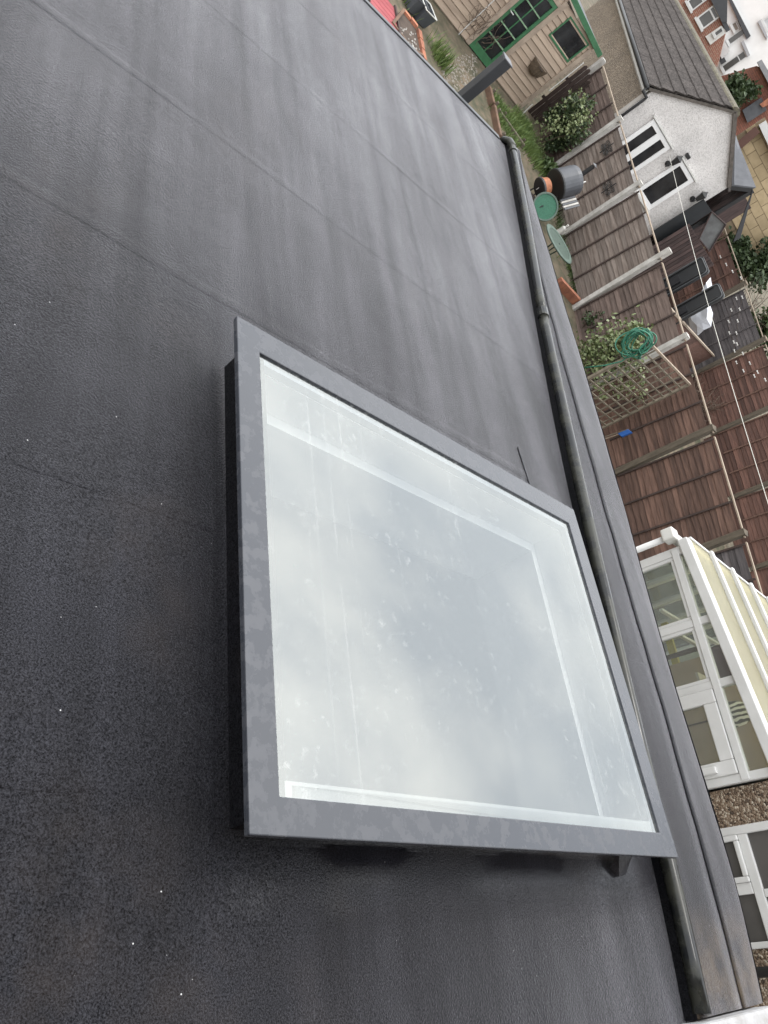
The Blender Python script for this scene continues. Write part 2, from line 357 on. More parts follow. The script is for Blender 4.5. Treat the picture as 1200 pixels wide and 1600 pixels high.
BRICK_O = mat('orange_brick', (.40, .16, .09), (.25, .10, .065), .9, 8, rnd=.2)
HOSE = mat('green_hose', (.03, .17, .105), (.02, .12, .075), .5, 9)
GREENT = mat('green_table', (.055, .088, .066), (.024, .045, .034), .5, 30)

# ------------------------------------------------------------------ ground
g = MB()
xs = [-900, -300, -120, -60, -40, -32, -28, -24, -20, -17, -15, -13, -11, -9, -7.4, -5, 0, 4, 10, 30, 120, 500]
ys = [-600, -100, -30, -10, 0, 4, 8, 12, 16, 20, 26, 40, 80, 200, 900]
for x in xs:
    for y in ys: g.v.append((x, y, gz(x) if x > -120 else gz(-120)))
ny = len(ys)
for i in range(len(xs) - 1):
    for j in range(ny - 1): g.f.append((i * ny + j, (i + 1) * ny + j, (i + 1) * ny + j + 1, i * ny + j + 1))
GROUND = mat('garden_ground', (.15, .115, .08), (.05, .052, .028), .95, 3.2, detail=13, bump=1.0, bscale=22)
ground = g.build('ground', GROUND); ground['kind'] = 'structure'

# ------------------------------------------------------------------ our flat roof
ext = thing('flat_roof_extension', 'dark grey felt flat roof of the extension around the skylight', 'flat roof')
ext.matrix_world = ROOF_M
UX0, UX1, UY0, UY1 = -1.416, -.298, .862, 2.288        # outer faces of the skylight upstand
kin = [rf(p, RH - .055) for p in ((803, 236), (830, 375), (852, 501), (917, 800), (965, 1000), (1037, 1300), (1073, 1442), (1104, 1596))]
kout = [rf(p, RH - .025) for p in ((806, 226), (854, 375), (891, 501), (914, 573), (962, 735), (1001.7, 879), (1060, 1085), (1129, 1293), (1182, 1484), (1197.5, 1568))]
kseam = [rf(p, RH - .042) for p in ((812, 245), (836, 400), (861, 497), (901, 644), (967.7, 879), (1055.8, 1180), (1096.5, 1327), (1138.5, 1484.5), (1154, 1545))]
def interp(poly, x):
    poly = sorted(poly)
    if x <= poly[0][0]: a, b = poly[0], poly[1]
    elif x >= poly[-1][0]: a, b = poly[-2], poly[-1]
    else:
        for a, b in zip(poly, poly[1:]):
            if a[0] <= x <= b[0]: break
    t = (x - a[0]) / (b[0] - a[0]); return a[1] + (b[1] - a[1]) * t
def smoothed(poly):
    ps = sorted(poly)
    def f(x):
        if x < ps[0][0] or x > ps[-1][0]: return interp(ps, x)
        tot = w = 0
        for k in range(-6, 7):
            ww = 1 - abs(k) / 7; xx = x + k * .07; tot += interp(ps, xx) * ww; w += ww
        return tot / w
    return f
PC = smoothed(kin); KIN = lambda x: PC(x) - .026; KOUT = smoothed(kout); KSEAM = smoothed(kseam)
XL = -5.02; XR = 1.3; YN = -3.2
seams = [XR, .45, -.39, -.965, -1.72, -2.5, -3.35, -4.15, XL]
for si in range(len(seams) - 1):
    x1, x0 = seams[si], seams[si + 1]
    lap = .0 if si == 0 else .055
    xa, xb = x0, x1 + lap                              # each sheet laps onto the one above it
    nx = max(8, int((xb - xa) / .055)); nyv = 110
    verts = []; faces = []
    def inside(cx, cy): return UX0 + .012 < cx < UX1 - .012 and UY0 + .012 < cy < UY1 - .012
    cols = sorted(set([xa + (xb - xa) * i / nx for i in range(nx + 1)] + ([x1 + lap * q_ / 5 for q_ in range(6)] if lap else []) + [v for v in (UX0 + .012, UX1 - .012) if xa < v < xb]))
    base = [YN + (0 - YN) * i / 20 for i in range(20)] + [i * .04 for i in range(0, 91)]
    base = sorted(set(base + [UY0 + .012, UY1 - .012]))
    for cx in cols:
        ye = KIN(cx) + .09
        for yy in base:
            y = min(yy, ye)
            wave = noise.noise(Vector((cx * 1.6, y * 1.6, 3))) * .004 + noise.noise(Vector((cx * 6, y * 6, 9))) * .0005
            t = (cx - xa) / (xb - xa)
            lift = .0045 * max(0, (cx - x1) / lap) if lap and cx > x1 else 0
            edge = .0035 * noise.noise(Vector((y * 5, si * 7, 1)))
            dmin = min(abs(cx - UX0), abs(cx - UX1)) if UY0 - .05 < y < UY1 + .05 else 9
            verts.append((cx + (edge * 2 if cx == cols[-1] or cx == cols[0] else 0), y, wave + ((.0003 + (.0003 + .0016 * max(0, noise.noise(Vector((y * 1.1, si * 3.7, 5))) + .15)) * math.sin(math.pi * min(1, (cx - x1) / lap)) ** .7 - (.0012 if cx > x1 + lap * .97 else 0)) if cx > x1 + 1e-6 else 0)))
    nb = len(base)
    for i in range(len(cols) - 1):
        for j in range(nb - 1):
            if base[j] >= KIN(cols[i]) + .09 and base[j] >= KIN(cols[i + 1]) + .09: continue
            if inside((cols[i] + cols[i + 1]) / 2, (base[j] + base[j + 1]) / 2): continue
            faces.append((i * nb + j, (i + 1) * nb + j, (i + 1) * nb + j + 1, i * nb + j + 1))
    b = MB(); b.v = verts; b.f = faces
    o = b.build('felt_sheet', FELT, ext, smooth=True)
# small felt patches at the skylight's far left corner
b = MB(); b.prism([(-1.83, 2.30, .002), (-1.80, 2.60, .002), (-1.46, 2.66, .004), (-1.46, 2.33, .004)], (0, 0, .004)); b.build('felt_patch', FELT, ext)
# deck edge and walls under the roof, ceiling slab around the opening
b = MB()
b.box(XL - .0, XL + .05, YN, 3.35, -.22, -.004); b.build('fascia_board', DARK_METAL, ext)
# kerb along the boundary
kx = [XL + (.13 - XL) * i / 60 for i in range(61)]
KH = .036
def strip(y0, y1, z0, z1, th, n=4, jit=0.0, droop=0.):
    vs = []; fs = []
    for i, x in enumerate(kx):
        for j in range(n + 1):
            t = j / n; y = y0(x) + (y1(x) - y0(x)) * t
            z = z0 + (z1 - z0) * t - droop * max(0, t - .55) ** 2 * 4 + noise.noise(Vector((x * 3, y * 5, 2))) * .004
            if jit and j == 0: y += jit * noise.noise(Vector((x * 6, 4, 1)))
            vs.append((x, y, z))
    k = n + 1
    for i in range(len(kx) - 1):
        for j in range(n): fs.append((i * k + j, (i + 1) * k + j, (i + 1) * k + j + 1, i * k + j + 1))
    b = MB(); b.v = vs; b.f = fs; return b
o = strip(lambda x: KIN(x) + .012, lambda x: KSEAM(x) + .02, KH, KH, 0).build('kerb_inner_felt', FELT_K, ext, smooth=True)
m = o.modifiers.new('thick', 'SOLIDIFY'); m.thickness = .004; m.offset = 1
o = strip(lambda x: KSEAM(x), lambda x: KOUT(x), KH + .006, KH - .008, 0, 8, .008, .02).build('kerb_outer_felt', FELT_K, ext, smooth=True)
m = o.modifiers.new('thick', 'SOLIDIFY'); m.thickness = .004; m.offset = 1
def ribbon(f, z0, z1):
    b = MB()
    for i, x in enumerate(kx): b.v += [(x, f(x), z0), (x, f(x), z1)]
    for i in range(len(kx) - 1): b.f.append((2 * i, 2 * i + 2, 2 * i + 3, 2 * i + 1))
    return b
ribbon(lambda x: KIN(x) + .012, -.01, KH + .002).build('kerb_inner_face', FELT_U, ext)
ribbon(lambda x: KOUT(x), -.3, KH - .016).build('kerb_outer_face', FELT_K, ext)
b = MB(); b.par((XL, KIN(XL) + .012, -.2), (0, KOUT(XL) - KIN(XL) - .012, 0), (0, 0, .2 + KH - .012), (.003, 0, 0)); b.build('kerb_end', FELT_K, ext)
# far drip edge trim: slim raised metal edge
b = MB(); b.box(XL - .012, XL + .03, YN, 3.22, -.05, .010); b.build('drip_trim', DARK_METAL, ext, bevel=.004)
# masonry walls below
WALLM = mat('extension_wall', (.45, .42, .38), (.36, .33, .3), .9, 3)
b = MB(); b.box(XL + .06, XL + .3, YN, 2.9, -2.6, -.02); b.build('wall', WALLM, ext)
b = MB()
for i in range(0, 60, 10):
    xa, xb = kx[i], kx[i + 10]
    if i == 0: xa += .31
    b.add([(xa, KOUT(xa) - .03, -2.9), (xb, KOUT(xb) - .03, -2.9), (xb, KOUT(xb) - .03, -.02), (xa, KOUT(xa) - .03, -.02), (xa, KOUT(xa) - .2, -2.9), (xb, KOUT(xb) - .2, -2.9), (xb, KOUT(xb) - .2, -.02), (xa, KOUT(xa) - .2, -.02)],
          [(0, 1, 2, 3), (7, 6, 5, 4), (0, 3, 7, 4), (1, 5, 6, 2)])
b.build('boundary_wall', WALLM, ext)

# black pipe along the kerb
pipe = thing('roof_pipe', 'long black wet plastic pipe lying along the kerb of the flat roof', 'pipe'); pipe.matrix_world = ROOF_M
PR = .025
def pc(x): return Vector((x, PC(x), KH + PR * .45 + .006 * noise.noise(Vector((x * .8, 0, 0)))))
xs1 = [-4.93 + (-2.96 + 4.93) * i / 16 for i in range(17)]; xs2 = [-2.96 + (.12 + 2.96) * i / 24 for i in range(25)]
MB().tube([pc(x) for x in xs1], PR, 14).build('pipe_length', BLACKPIPE, pipe, smooth=True)
MB().tube([pc(x) for x in xs2], PR, 14).build('pipe_length', BLACKPIPE, pipe, smooth=True)
MB().tube([pc(-3.0), pc(-2.93)], PR + .006, 14).build('coupling', BLACKPIPE, pipe, smooth=False, bevel=.003)
MB().tube([pc(-4.86), pc(-4.83)], PR + .005, 14).build('coupling', BLACKPIPE, pipe, bevel=.003)
e0 = pc(-4.93)
MB().tube([e0 + Vector((.02, 0, 0)), e0, e0 + Vector((-.05, -.006, -.004)), e0 + Vector((-.085, -.02, -.03)), e0 + Vector((-.095, -.03, -.09))], [PR + .003] * 5, 14).build('elbow', BLACKPIPE, pipe, smooth=True)

# pale coping at the kerb end
b = MB(); b.box(.135, 1.4, 2.28, 2.80, -.4, .10)
o = b.build('rendered_coping', mat('pale_flaking_render', (.45, .45, .46), (.30, .29, .28), .8, 12, bump=.6, bscale=30), None, bevel=.012)
o.matrix_world = ROOF_M; tag(o, 'pale flaking rendered coping at the muddy end of the kerb', 'coping')

# the extension's house, unseen behind the viewpoint; dark wall added to cut sky light
oh = thing('unseen_parent_house', 'brown pebbledash wall of the unseen house joined to the flat roof, added to block sky light', 'house', (1.42, 0, 0))
MB().box(0, .3, -5, 3.4, 0, 7.2).build('wall', PEB_HOUSE, oh)
MB().box(-.35, 3, -5.2, 3.6, 7.2, 7.35).build('eaves', UPVC_D, oh)
MB().box(-.06, 0, -1.0, .6, 4.0, 5.3).build('window', UPVC, oh)
MB().box(-.07, -.055, -.9, .5, 4.1, 5.2).build('pane', DARKGLASS, oh)

# ------------------------------------------------------------------ skylight
sk = thing('skylight', 'square rooflight with grey metal frame and bright glass on the roof', 'skylight'); sk.matrix_world = ROOF_M
OX0, OX1, OY0, OY1 = -1.457, -.258, .807, 2.322
IX0, IX1, IY0, IY1 = -1.372, -.323, .873, 2.252
T0, T1 = .134, .150
fr = MB(); oc = [(OX0, OY0), (OX1, OY0), (OX1, OY1), (OX0, OY1)]; ic = [(IX0, IY0), (IX1, IY0), (IX1, IY1), (IX0, IY1)]
fr.v = [(x, y, T1) for x, y in oc] + [(x, y, T1) for x, y in ic] + [(x, y, T0) for x, y in oc] + [(x, y, T0) for x, y in ic]
for i in range(4):
    j = (i + 1) % 4
    fr.f += [(i, j, 4 + j, 4 + i), (8 + j, 8 + i, 12 + i, 12 + j), (8 + i, 8 + j, j, i), (4 + i, 4 + j, 12 + j, 12 + i)]
fr.build('frame', FRAME, sk, bevel=.0025)
# single sheet of glass for clean reflections
gp = MB(); nxg, nyg = 12, 16
for i in range(nxg + 1):
    for j in range(nyg + 1):
        x = IX0 - .003 + (IX1 - IX0 + .006) * i / nxg; y = IY0 - .003 + (IY1 - IY0 + .006) * j / nyg
        gp.v.append((x, y, .143 - .0012 * math.sin(math.pi * i / nxg) * math.sin(math.pi * j / nyg)))
for i in range(nxg):
    for j in range(nyg): gp.f.append((i * (nyg + 1) + j, (i + 1) * (nyg + 1) + j, (i + 1) * (nyg + 1) + j + 1, i * (nyg + 1) + j + 1))
gp.build('glass_pane', GLASS, sk, smooth=True)
# upstand, felt dressed
for (x0, x1, y0, y1) in ((UX0, UX1, UY0, UY0 + .034), (UX0, UX1, UY1 - .05, UY1), (UX0, UX0 + .05, UY0 + .05, UY1 - .05), (UX1 - .05, UX1, UY0 + .05, UY1 - .05)):
    b = MB(); b.box(x0, x1, y0, y1, -.03, T0 + .002); b.build('upstand', FELT_U, sk)
# dressed felt ears at the corners
b = MB(); cx, cy, dx, dy = UX1, UY1 - .03, .06, .05
b.v = [(cx + .001, cy - dy * 1.6, .05), (cx + .001, cy, .055), (cx + dx * .35, cy + dy * .3, .02), (cx + dx, cy - dy * .1, .009), (cx + dx * 1.1, cy - dy * .9, .008), (cx + dx * .7, cy - dy * 1.7, .008)]
b.f = [(0, 5, 4), (0, 4, 1), (1, 4, 3), (1, 3, 2)]
b.build('felt_ear', FELT, sk)
b = MB(); ring = []
for k_ in range(6):
    t_ = k_ / 5; off_ = .022 * (1 - t_) ** 1.6; ring.append([(UX0 - off_, UY0 - off_), (UX1 + off_, UY0 - off_), (UX1 + off_, UY1 + off_), (UX0 - off_, UY1 + off_)]); b.v += [(x, y, .001 + .018 * t_ ** 1.7) for x, y in ring[-1]]
for k_ in range(5):
    for i in range(4): b.f.append((4 * k_ + i, 4 * k_ + (i + 1) % 4, 4 * k_ + 4 + (i + 1) % 4, 4 * k_ + 4 + i))
b.build('felt_fillet', FELT, sk, smooth=True)
# spacer bars under the glass edge
SPACER = mat('grey_spacer', (.42, .45, .50), (.38, .41, .46), .4)
for (x0, x1, y0, y1, mm) in ((IX0 - .02, IX0 + .018, IY0, IY1, SPACER), (IX0, IX1, IY1 - .016, IY1 + .02, SPACER), (IX0 + .018, IX1 - .032, IY0 - .02, IY0 + .006, SPACER), (IX1 - .032, IX1 + .02, IY0 - .02, IY1 - .017, mat('white_seal', (.62, .63, .62), None, .5))):
    b = MB(); b.box(x0, x1, y0, y1, .112, .136); b.build('spacer_bar', mm, sk)
# white lining of the shaft: liner, ledge and plaster reveal
LB = -.26
lin = [(-1.372, -1.352, .88, 2.25), (-.345, -.325, .88, 2.25), (-1.352, -.345, .878, .898), (-1.352, -.345, 2.235, 2.255)]
for x0, x1, y0, y1 in lin:
    b = MB(); b.box(x0, x1, y0, y1, .0, .111); b.build('lining_board', WHITE_P, sk)
rev = [(-1.372, -1.318, .86, 2.26), (-.352, -.31, .86, 2.26), (-1.325, -.352, .86, .905), (-1.325, -.352, 2.208, 2.26)]
for x0, x1, y0, y1 in rev:
    b = MB(); b.box(x0, x1, y0, y1, LB, -.002); b.build('reveal', WHITE_P, sk)

# the room below
room = thing('room_interior', 'pale room seen through the glass below the skylight', 'room'); room.matrix_world = ROOF_M
FLOORM = mat('grey_floor', (.34, .36, .39), (.28, .30, .33), .5, 2)
b = MB(); b.box(-3.6, .9, -1.2, 2.5, -2.7, -2.68); b.build('floor', FLOORM, room)
for nm, bb in (('wall', (-3.62, -3.6, -1.2, 2.5, -2.7, LB)), ('wall', (.9, .92, -1.2, 2.5, -2.7, LB)), ('wall', (-3.6, .9, 2.38, 2.4, -2.68, LB)), ('wall', (-3.6, .9, -1.22, -1.2, -2.68, LB))):
    b = MB(); b.box(*bb); b.build(nm, WHITE_P, room)
b = MB()
for bb in ((-3.6, -1.325, -1.2, 2.4), (-.352, .9, -1.2, 2.4), (-1.325, -.352, -1.2, .905), (-1.325, -.352, 2.208, 2.4)): b.box(*bb, LB - .012, LB)
b.build('ceiling', WHITE_P, room)

# ------------------------------------------------------------------ vertical post beyond the roof edge
pp = on_x((790, 92), -5.35); pz = pp.z; py = on_x((722, 154), -5.35).y
post = thing('metal_post', 'square dark grey metal post standing just past the roof edge', 'post', (-5.35, py, gz(-5.35)))
MB().box(-.04, .04, -.04, .04, 0, pz - gz(-5.35)).build('shaft', DARK_METAL, post, bevel=.006)
MB().box(-.045, .045, -.045, .045, pz - gz(-5.35), pz - gz(-5.35) + .012).build('cap', mat('grey_cap', (.10, .10, .11), None, .5), post, bevel=.003)

# ------------------------------------------------------------------ lap fences
random.seed(5)
BOARDS = []
for vi in range(5):
    b = MB(); n = 10; Lb = 1.82; hb = .122
    for i in range(n + 1):
        x = Lb * i / n; wv = random.uniform(-.007, .007)
        b.v += [(x, -.034, wv), (x, -.016, wv * .9), (x, .004, hb), (x, -.006, hb)]
    for i in range(n):
        a, c = 4 * i, 4 * i + 4
        b.f += [(a, c, c + 3, a + 3), (a + 1, a, a + 3, a + 2)[0:0] or (a, a + 1, c + 1, c), (a + 1, a + 2, c + 2, c + 1), (a + 2, a + 3, c + 3, c + 2)]
    b.f += [(0, 3, 2, 1), (4 * n, 4 * n + 1, 4 * n + 2, 4 * n + 3)]
    BOARDS.append(b.mesh('board'))
bat_me = MB().box(-.016, .016, -.05, -.03, .02, 1.74).mesh('batten')
cap_me = MB().box(-.01, 1.84, -.045, .015, 1.75, 1.77).mesh('cap_rail')
def with_mat(cache, me, m):
    k = (me.name, m.name)
    if k not in cache:
        c = me.copy(); c.materials.clear(); c.materials.append(m); cache[k] = c
    return cache[k]
MC = {}
def fence_panel(fence, A, slope, dirx, wood, width=1.82, cap=CAPWOOD, height=1.75, bats=(.02, .6, 1.2, 1.8), low=0, dep=1., bm=None):
    from mathutils import Euler
    M0 = Matrix.Translation(Vector(A) - fence.location) @ Euler((0, -slope, math.atan2(dirx.y, dirx.x))).to_matrix().to_4x4()
    def put(nm, me, loc, scl=(1, 1, 1), ry=0):
        o = bpy.data.objects.new(nm, me); COL.objects.link(o); o.parent = fence
        o.matrix_local = M0 @ Matrix.Translation(loc) @ Matrix.Rotation(ry, 4, 'Y') @ Matrix.Diagonal((*scl, 1))
    s = width / 1.82
    for r in range(-low, int(height / .104)):
        put('board', with_mat(MC, BOARDS[random.randrange(5)], wood), (0, random.uniform(-.004, .004), .04 + r * .1015), (s, dep, 1), random.uniform(-.006, .006))
    for x in bats: put('batten', with_mat(MC, bat_me, bm or BATTEN), (x * s, -.002, 0), (1, 1, height / 1.75))  # default dark brown stands in for the shadow lines along the battens
    put('cap_rail', with_mat(MC, cap_me, cap), (0, 0, height - 1.75), (s, 1, 1))
F0 = Vector((-15.04705623, 11.50727364, -1.75481813 + CZ)); FS = Vector((1.92345823, .09809603, -.12484234))
fdir = Vector((FS.x, FS.y, 0)).normalized(); fslope = math.atan2(FS.z, math.hypot(FS.x, FS.y))
def ftop(k): return F0 + FS * k
fence1 = thing('garden_fence', 'brown lap fence with white concrete and wooden posts across the garden', 'fence', (F0.x, F0.y, gz(F0.x)))
pm = {-2: FENCE_D, -1: FENCE, 0: FENCE_G, 1: FENCE_G, 2: FENCE, 3: FENCE_B, 4: FENCE_B, 5: FENCE_D, 6: FENCE_B}
for k in range(-1, 7):
    A = ftop(k) + fdir * .055; A.z -= 1.80
    fence_panel(fence1, A, fslope, fdir, pm[k], low=3 if k > 1 else 0, width=1.82, dep=.62)
for k in range(-1, 7):
    P = ftop(k); conc = k < 4
    o_ = Vector((P.x, P.y - .015, P.z - 2.25)) - fence1.location; top = 2.27 + (.14 if k == 2 else 0)
    if conc: b = MB().box(-.052, .052, -.07, .05, 0, top)
    else: b = MB().box(-.055, .055, -.075, .05, 0, top - .02)
    q = b.build('post', CONC if conc else WOODPOST, fence1, bevel=.01); q.location = o_; q.rotation_euler.z = math.atan2(fdir.y, fdir.x)
    if conc: MB().box(-.05, .05, -.066, .046, top, top + .02).build('cap', CONC, q, bevel=.008)
    else: MB().add([(-.062, -.082, top - .02), (.062, -.082, top - .02), (.062, .057, top - .02), (-.062, .057, top - .02), (0, -.012, top + .02)], [(0, 1, 4), (1, 2, 4), (2, 3, 4), (3, 0, 4), (3, 2, 1, 0)]).build('cap', WOODPOST, q)
# far fence of the next garden
G0 = on_y((1165, 443), 18.6); GS = Vector((1.93, .06, -.125)); gdir = Vector((GS.x, GS.y, 0)).normalized(); gslope = math.atan2(GS.z, 1.93)
fl = {-2: FENCE_R, -1: FENCE_R, 0: FENCE_D, 1: FENCE_R, 2: FENCE_R, 3: FENCE_R, 4: FENCE_R, 5: FENCE_B}
fence2 = thing('far_fence', 'far red and grey lap fence strung with white bows', 'fence', (G0.x, G0.y, gz(G0.x)))
for k, wm in fl.items():
    A = G0 + GS * k + gdir * .055; A.z -= 1.80
    fence_panel(fence2, A, gslope, gdir, wm, low=4, dep=.45, bm=FENCE_B if wm is not FENCE_D else FENCE_D, bats=(.02, .62, 1.22, 1.8))
for k in range(5):
    P = G0 + GS * k
    q = MB().box(-.05, .05, -.065, .05, 0, 1.97).build('post', WOODPOST, fence2, bevel=.006); q.location = Vector((P.x, P.y - .015, P.z - 1.95)) - fence2.location
    MB().box(-.058, .058, -.073, .058, 1.97, 1.995).build('cap', CAPWOOD, q)
# cross fence between the two
A = on_y((1049, 482), 11.95); B = on_y((1116, 555), 18.3); A.z = B.z = 0
za = on_y((1049, 482), 11.95).z; zb = on_y((1116, 555), 18.3).z
cd = (B - A); cl_ = cd.length; cdn = cd.normalized()
t = thing('cross_fence', 'brown board fence with flat top rail running to the far fence', 'fence', (A.x, A.y, 0))
nb = 14
for i in range(nb):
    p = cd * (i / nb); z1 = za + (zb - za) * i / nb
    MB().par(p + Vector((0, 0, gz(A.x) - .05)), cdn * (cl_ / nb - .012), Vector((.02, 0, 0)), (0, 0, z1 - gz(A.x) - .0)).build('board', FENCE_R if i > 2 else FENCE_B, t)
MB().par(Vector((-.03, 0, za - .03)), cd + Vector((0, 0, zb - za)), (.08, 0, 0), (0, 0, .035)).build('top_rail', CAPWOOD, t)

# ------------------------------------------------------------------ white gable outbuilding
C0 = EYE + Vector((-.7974, .6035, -.0482)) * 20.0
ga = Vector((.34, .94, 0)).normalized(); gr_ = Vector((-.94, .34, 0)).normalized()
gn = -gr_
hb = thing('gable_outbuilding', 'white pebbledash outbuilding with grey tiled pitched roof behind the fence', 'building', (C0.x, C0.y, gz(C0.x)))
zg = gz(C0.x)
def gpt(p, off=0.): return on_pl(p, C0 + gn * off, gn)
eL = gpt((1024, 139)); rg = gpt((1150, 173)); eR = gpt((1140, 291))
WD = 11.0
base = lambda P: Vector((P.x, P.y, zg))
WB().prism([base(eL), base(eR), eR, rg, eL], gr_ * .25).build('gable_wall', RENDER_W, hb)
# side wall facing us, brown pebbledash with a grey rendered band under the eaves
p0 = base(eL) + gr_ * .002; 
WB().par(p0 + ga * .004 + gr_ * .25, gr_ * WD, ga * .2, (0, 0, eL.z - zg - .28)).build('side_wall', PEB_BR, hb)
GREYR = mat('grey_render', (.42, .39, .355), (.30, .275, .245), .9, 3)
WB().par(p0 + ga * .002 + gr_ * .25 + Vector((0, 0, eL.z - zg - .28)), gr_ * WD, ga * .2, (0, 0, .27)).build('render_band', GREYR, hb)
WB().par(p0 - ga * .012 + gr_ * .0, gr_ * .27, ga * .012, (0, 0, eL.z - zg)).build('corner_return', GREYR, hb)
# roof slopes
ov = .14
sl = (rg - eL); sln = sl.normalized(); eav = eL - sln * ov - gr_ * .06; up_n = gr_.cross(sln); up_n = up_n if up_n.z > 0 else -up_n
WB().par(eav - up_n * .03, sl + sln * ov, gr_ * (WD + .1), up_n * .03).build('roof_deck', BATTEN, hb)
srr = (eR - rg); srn = srr.normalized(); up_r = srn.cross(gr_); up_r = up_r if up_r.z > 0 else -up_r
WB().par(rg - gr_ * .06 - up_r * .03, srr + srn * .1, gr_ * (WD + .1), up_r * .05).build('right_roof_slope', TILE, hb)
# tiles
gauge = .285; tw = .30; tl = .36
tb = MB(); segs = 16
for i in range(segs + 1):
    x = tw * i / segs; z = .020 * math.cos(2 * math.pi * 4 * i / segs)
    tb.v += [(x, 0, .056 + z), (x, tl, .016 + z), (x, .012, .004)]
for i in range(segs):
    a, c = 3 * i, 3 * i + 3; tb.f += [(a, c, c + 1, a + 1), (a + 2, c + 2, c, a)]
tile_me = tb.mesh('roof_tile')
slope_len = sl.length + ov; rows = int(slope_len / gauge) + 1
TM = Matrix((gr_, sln, up_n)).transposed()
if TM.determinant() < 0: TM = Matrix((-gr_, sln, up_n)).transposed(); tflip = True
else: tflip = False
teul = TM.to_euler()
cnt = 0
for r in range(rows):
    for c in range(int((WD + .05) / tw)):
        if cnt >= 300: break
        o = bpy.data.objects.new('roof_tile', tile_me); COL.objects.link(o); o.parent = hb
        if not tile_me.materials: tile_me.materials.append(TILE)
        q = eav + sln * (r * gauge - .02) + gr_ * (c * tw + (tw if tflip else 0)) + up_n * (.004 + random.uniform(0, .004))
        o.location = q - hb.location; o.rotation_euler = teul; cnt += 1
MOSS = mat('mossy_ridge', (.17, .155, .105), (.075, .065, .055), .95, 14, bump=.6, bscale=40)
nr = int(WD / .45)
for i in range(nr):
    q = rg + gr_ * (i * .45 - .06)
    b = WB(); pts = []
    for j in range(7):
        a = math.pi * j / 6; pts.append(q + ga * (.13 * math.cos(a)) + Vector((0, 0, .10 * math.sin(a) - .03)))
    b.prism(pts, gr_ * .44).build('ridge_tile', MOSS, hb)
VERGE = mat('verge_mortar', (.14, .12, .105), (.08, .07, .06), .9, 9)
WB().par(eL - sln * ov - gr_ * .07 - up_n * .05, sl + sln * ov, gr_ * .07, up_n * .055).build('verge', VERGE, hb)
WB().par(rg - gr_ * .07 - up_r * .06, srr, gr_ * .07, up_r * .085).build('verge', VERGE, hb)
# gutter and downpipe
WB().tube([eav - ga * .05 - Vector((0, 0, .03)), eav - ga * .05 - Vector((0, 0, .03)) + gr_ * WD], .055, 10).build('gutter', IRON, hb, smooth=True)
q = eav - ga * .04 - Vector((0, 0, .06)) - gr_ * .03; cpt = eL - gr_ * .05 - ga * .0
WB().tube([q + gr_ * .05, q + Vector((0, 0, -.07)), cpt + ga * .02 + Vector((0, 0, -.22)) - gr_ * .02, cpt + ga * .02 + Vector((0, 0, -.3)) - gr_ * .02, Vector((cpt.x, cpt.y, zg)) + ga * .02 - gr_ * .02], .034, 8).build('downpipe', IRON, hb, smooth=True)
# fascia pale board
WB().par(eav + ga * .03 - Vector((0, 0, .15)) - gr_ * -.05, gr_ * WD, ga * .02, (0, 0, .13)).build('fascia', UPVC_D, hb)
def gable_window(lbl_pts, two):
    # lbl_pts: head-left, head-right pixel; opening drawn down 1.15 m
    a = gpt(lbl_pts[0], .012); c = gpt(lbl_pts[1], .012); c.z = a.z = (a.z + c.z) / 2
    wv = c - a; h = 1.12; up = Vector((0, 0, 1))
    w = WB(); t = .095; wn = wv.normalized(); W_ = wv.length
    for (o, s1, s2) in ((a - up * t, wv, up * t), (a - up * h, wv, up * t), (a - up * (h - t), wn * t, up * (h - 2 * t)), (c - wn * t - up * (h - t), wn * t, up * (h - 2 * t))):
        w.par(o, s1, s2, gn * .045)
    if two: w.par(a + wn * (W_ / 2 - t * .8) - up * (h - t), wn * t * 1.6, up * (h - 2 * t), gn * .05)
    win = w.build('window', UPVC_W, hb, bevel=.006)
    off = win.location
    wg = WB(); wg.par(a + wn * t - up * (h - t), wn * (W_ - 2 * t), up * (h - 2 * t), gn * .018); wg.build('pane', DARKGLASS, win)
    wh = WB(); wh.par(a - wn * .06 + up * .02, wn * (W_ + .12), up * .03, gn * .07); wh.build('drip_rail', UPVC_D, win)
    wi = WB(); wi.par(a - wn * .05 - up * (h + .05), wn * (W_ + .1), up * .05, gn * .1); wi.build('sill', UPVC_D, win)
gable_window(((1019, 187), (1050, 229)), True)
gable_window(((1063, 250), (1086, 281)), False)
for px, lb in (((1043, 255), 'black wall lantern between the two gable windows'), ((1082, 310), 'black wall lantern right of the gable windows')):
    P = gpt(px, .0)
    t = thing('wall_lantern', lb, 'wall lantern', P, 0, 'wall lanterns')
    MB().lathe(gn * .0, gn, [(0, 0), (.06, 0), (.06, .02), (.02, .03), (0, .03)], 12).build('back_plate', IRON, t)
    MB().tube([gn * .02, gn * .1 + Vector((0, 0, -.06)), gn * .18 + Vector((0, 0, .0)), gn * .18 + Vector((0, 0, .06))], .012, 6).build('arm', IRON, t)
    MB().lathe(gn * .18 + Vector((0, 0, .06)), (0, 0, 1), [(0, 0), (.05, 0), (.085, .18), (.1, .19), (.02, .27), (0, .30)], 6).build('lamp_shade', mat('lantern_glass', (.03, .03, .03), None, .3), t)
P = gpt((1073, 239), 0)
t = thing('security_light', 'small black security light above the narrow gable window', 'light', P)
MB().par(Vector((0, 0, -.05)), ga * .12, gn * .1, (0, 0, .08)).build('housing', IRON, t, bevel=.01)
MB().par(Vector((0, 0, -.1)) + ga * .02, ga * .05, gn * .05, (0, 0, .05)).build('bracket', UPVC, t)

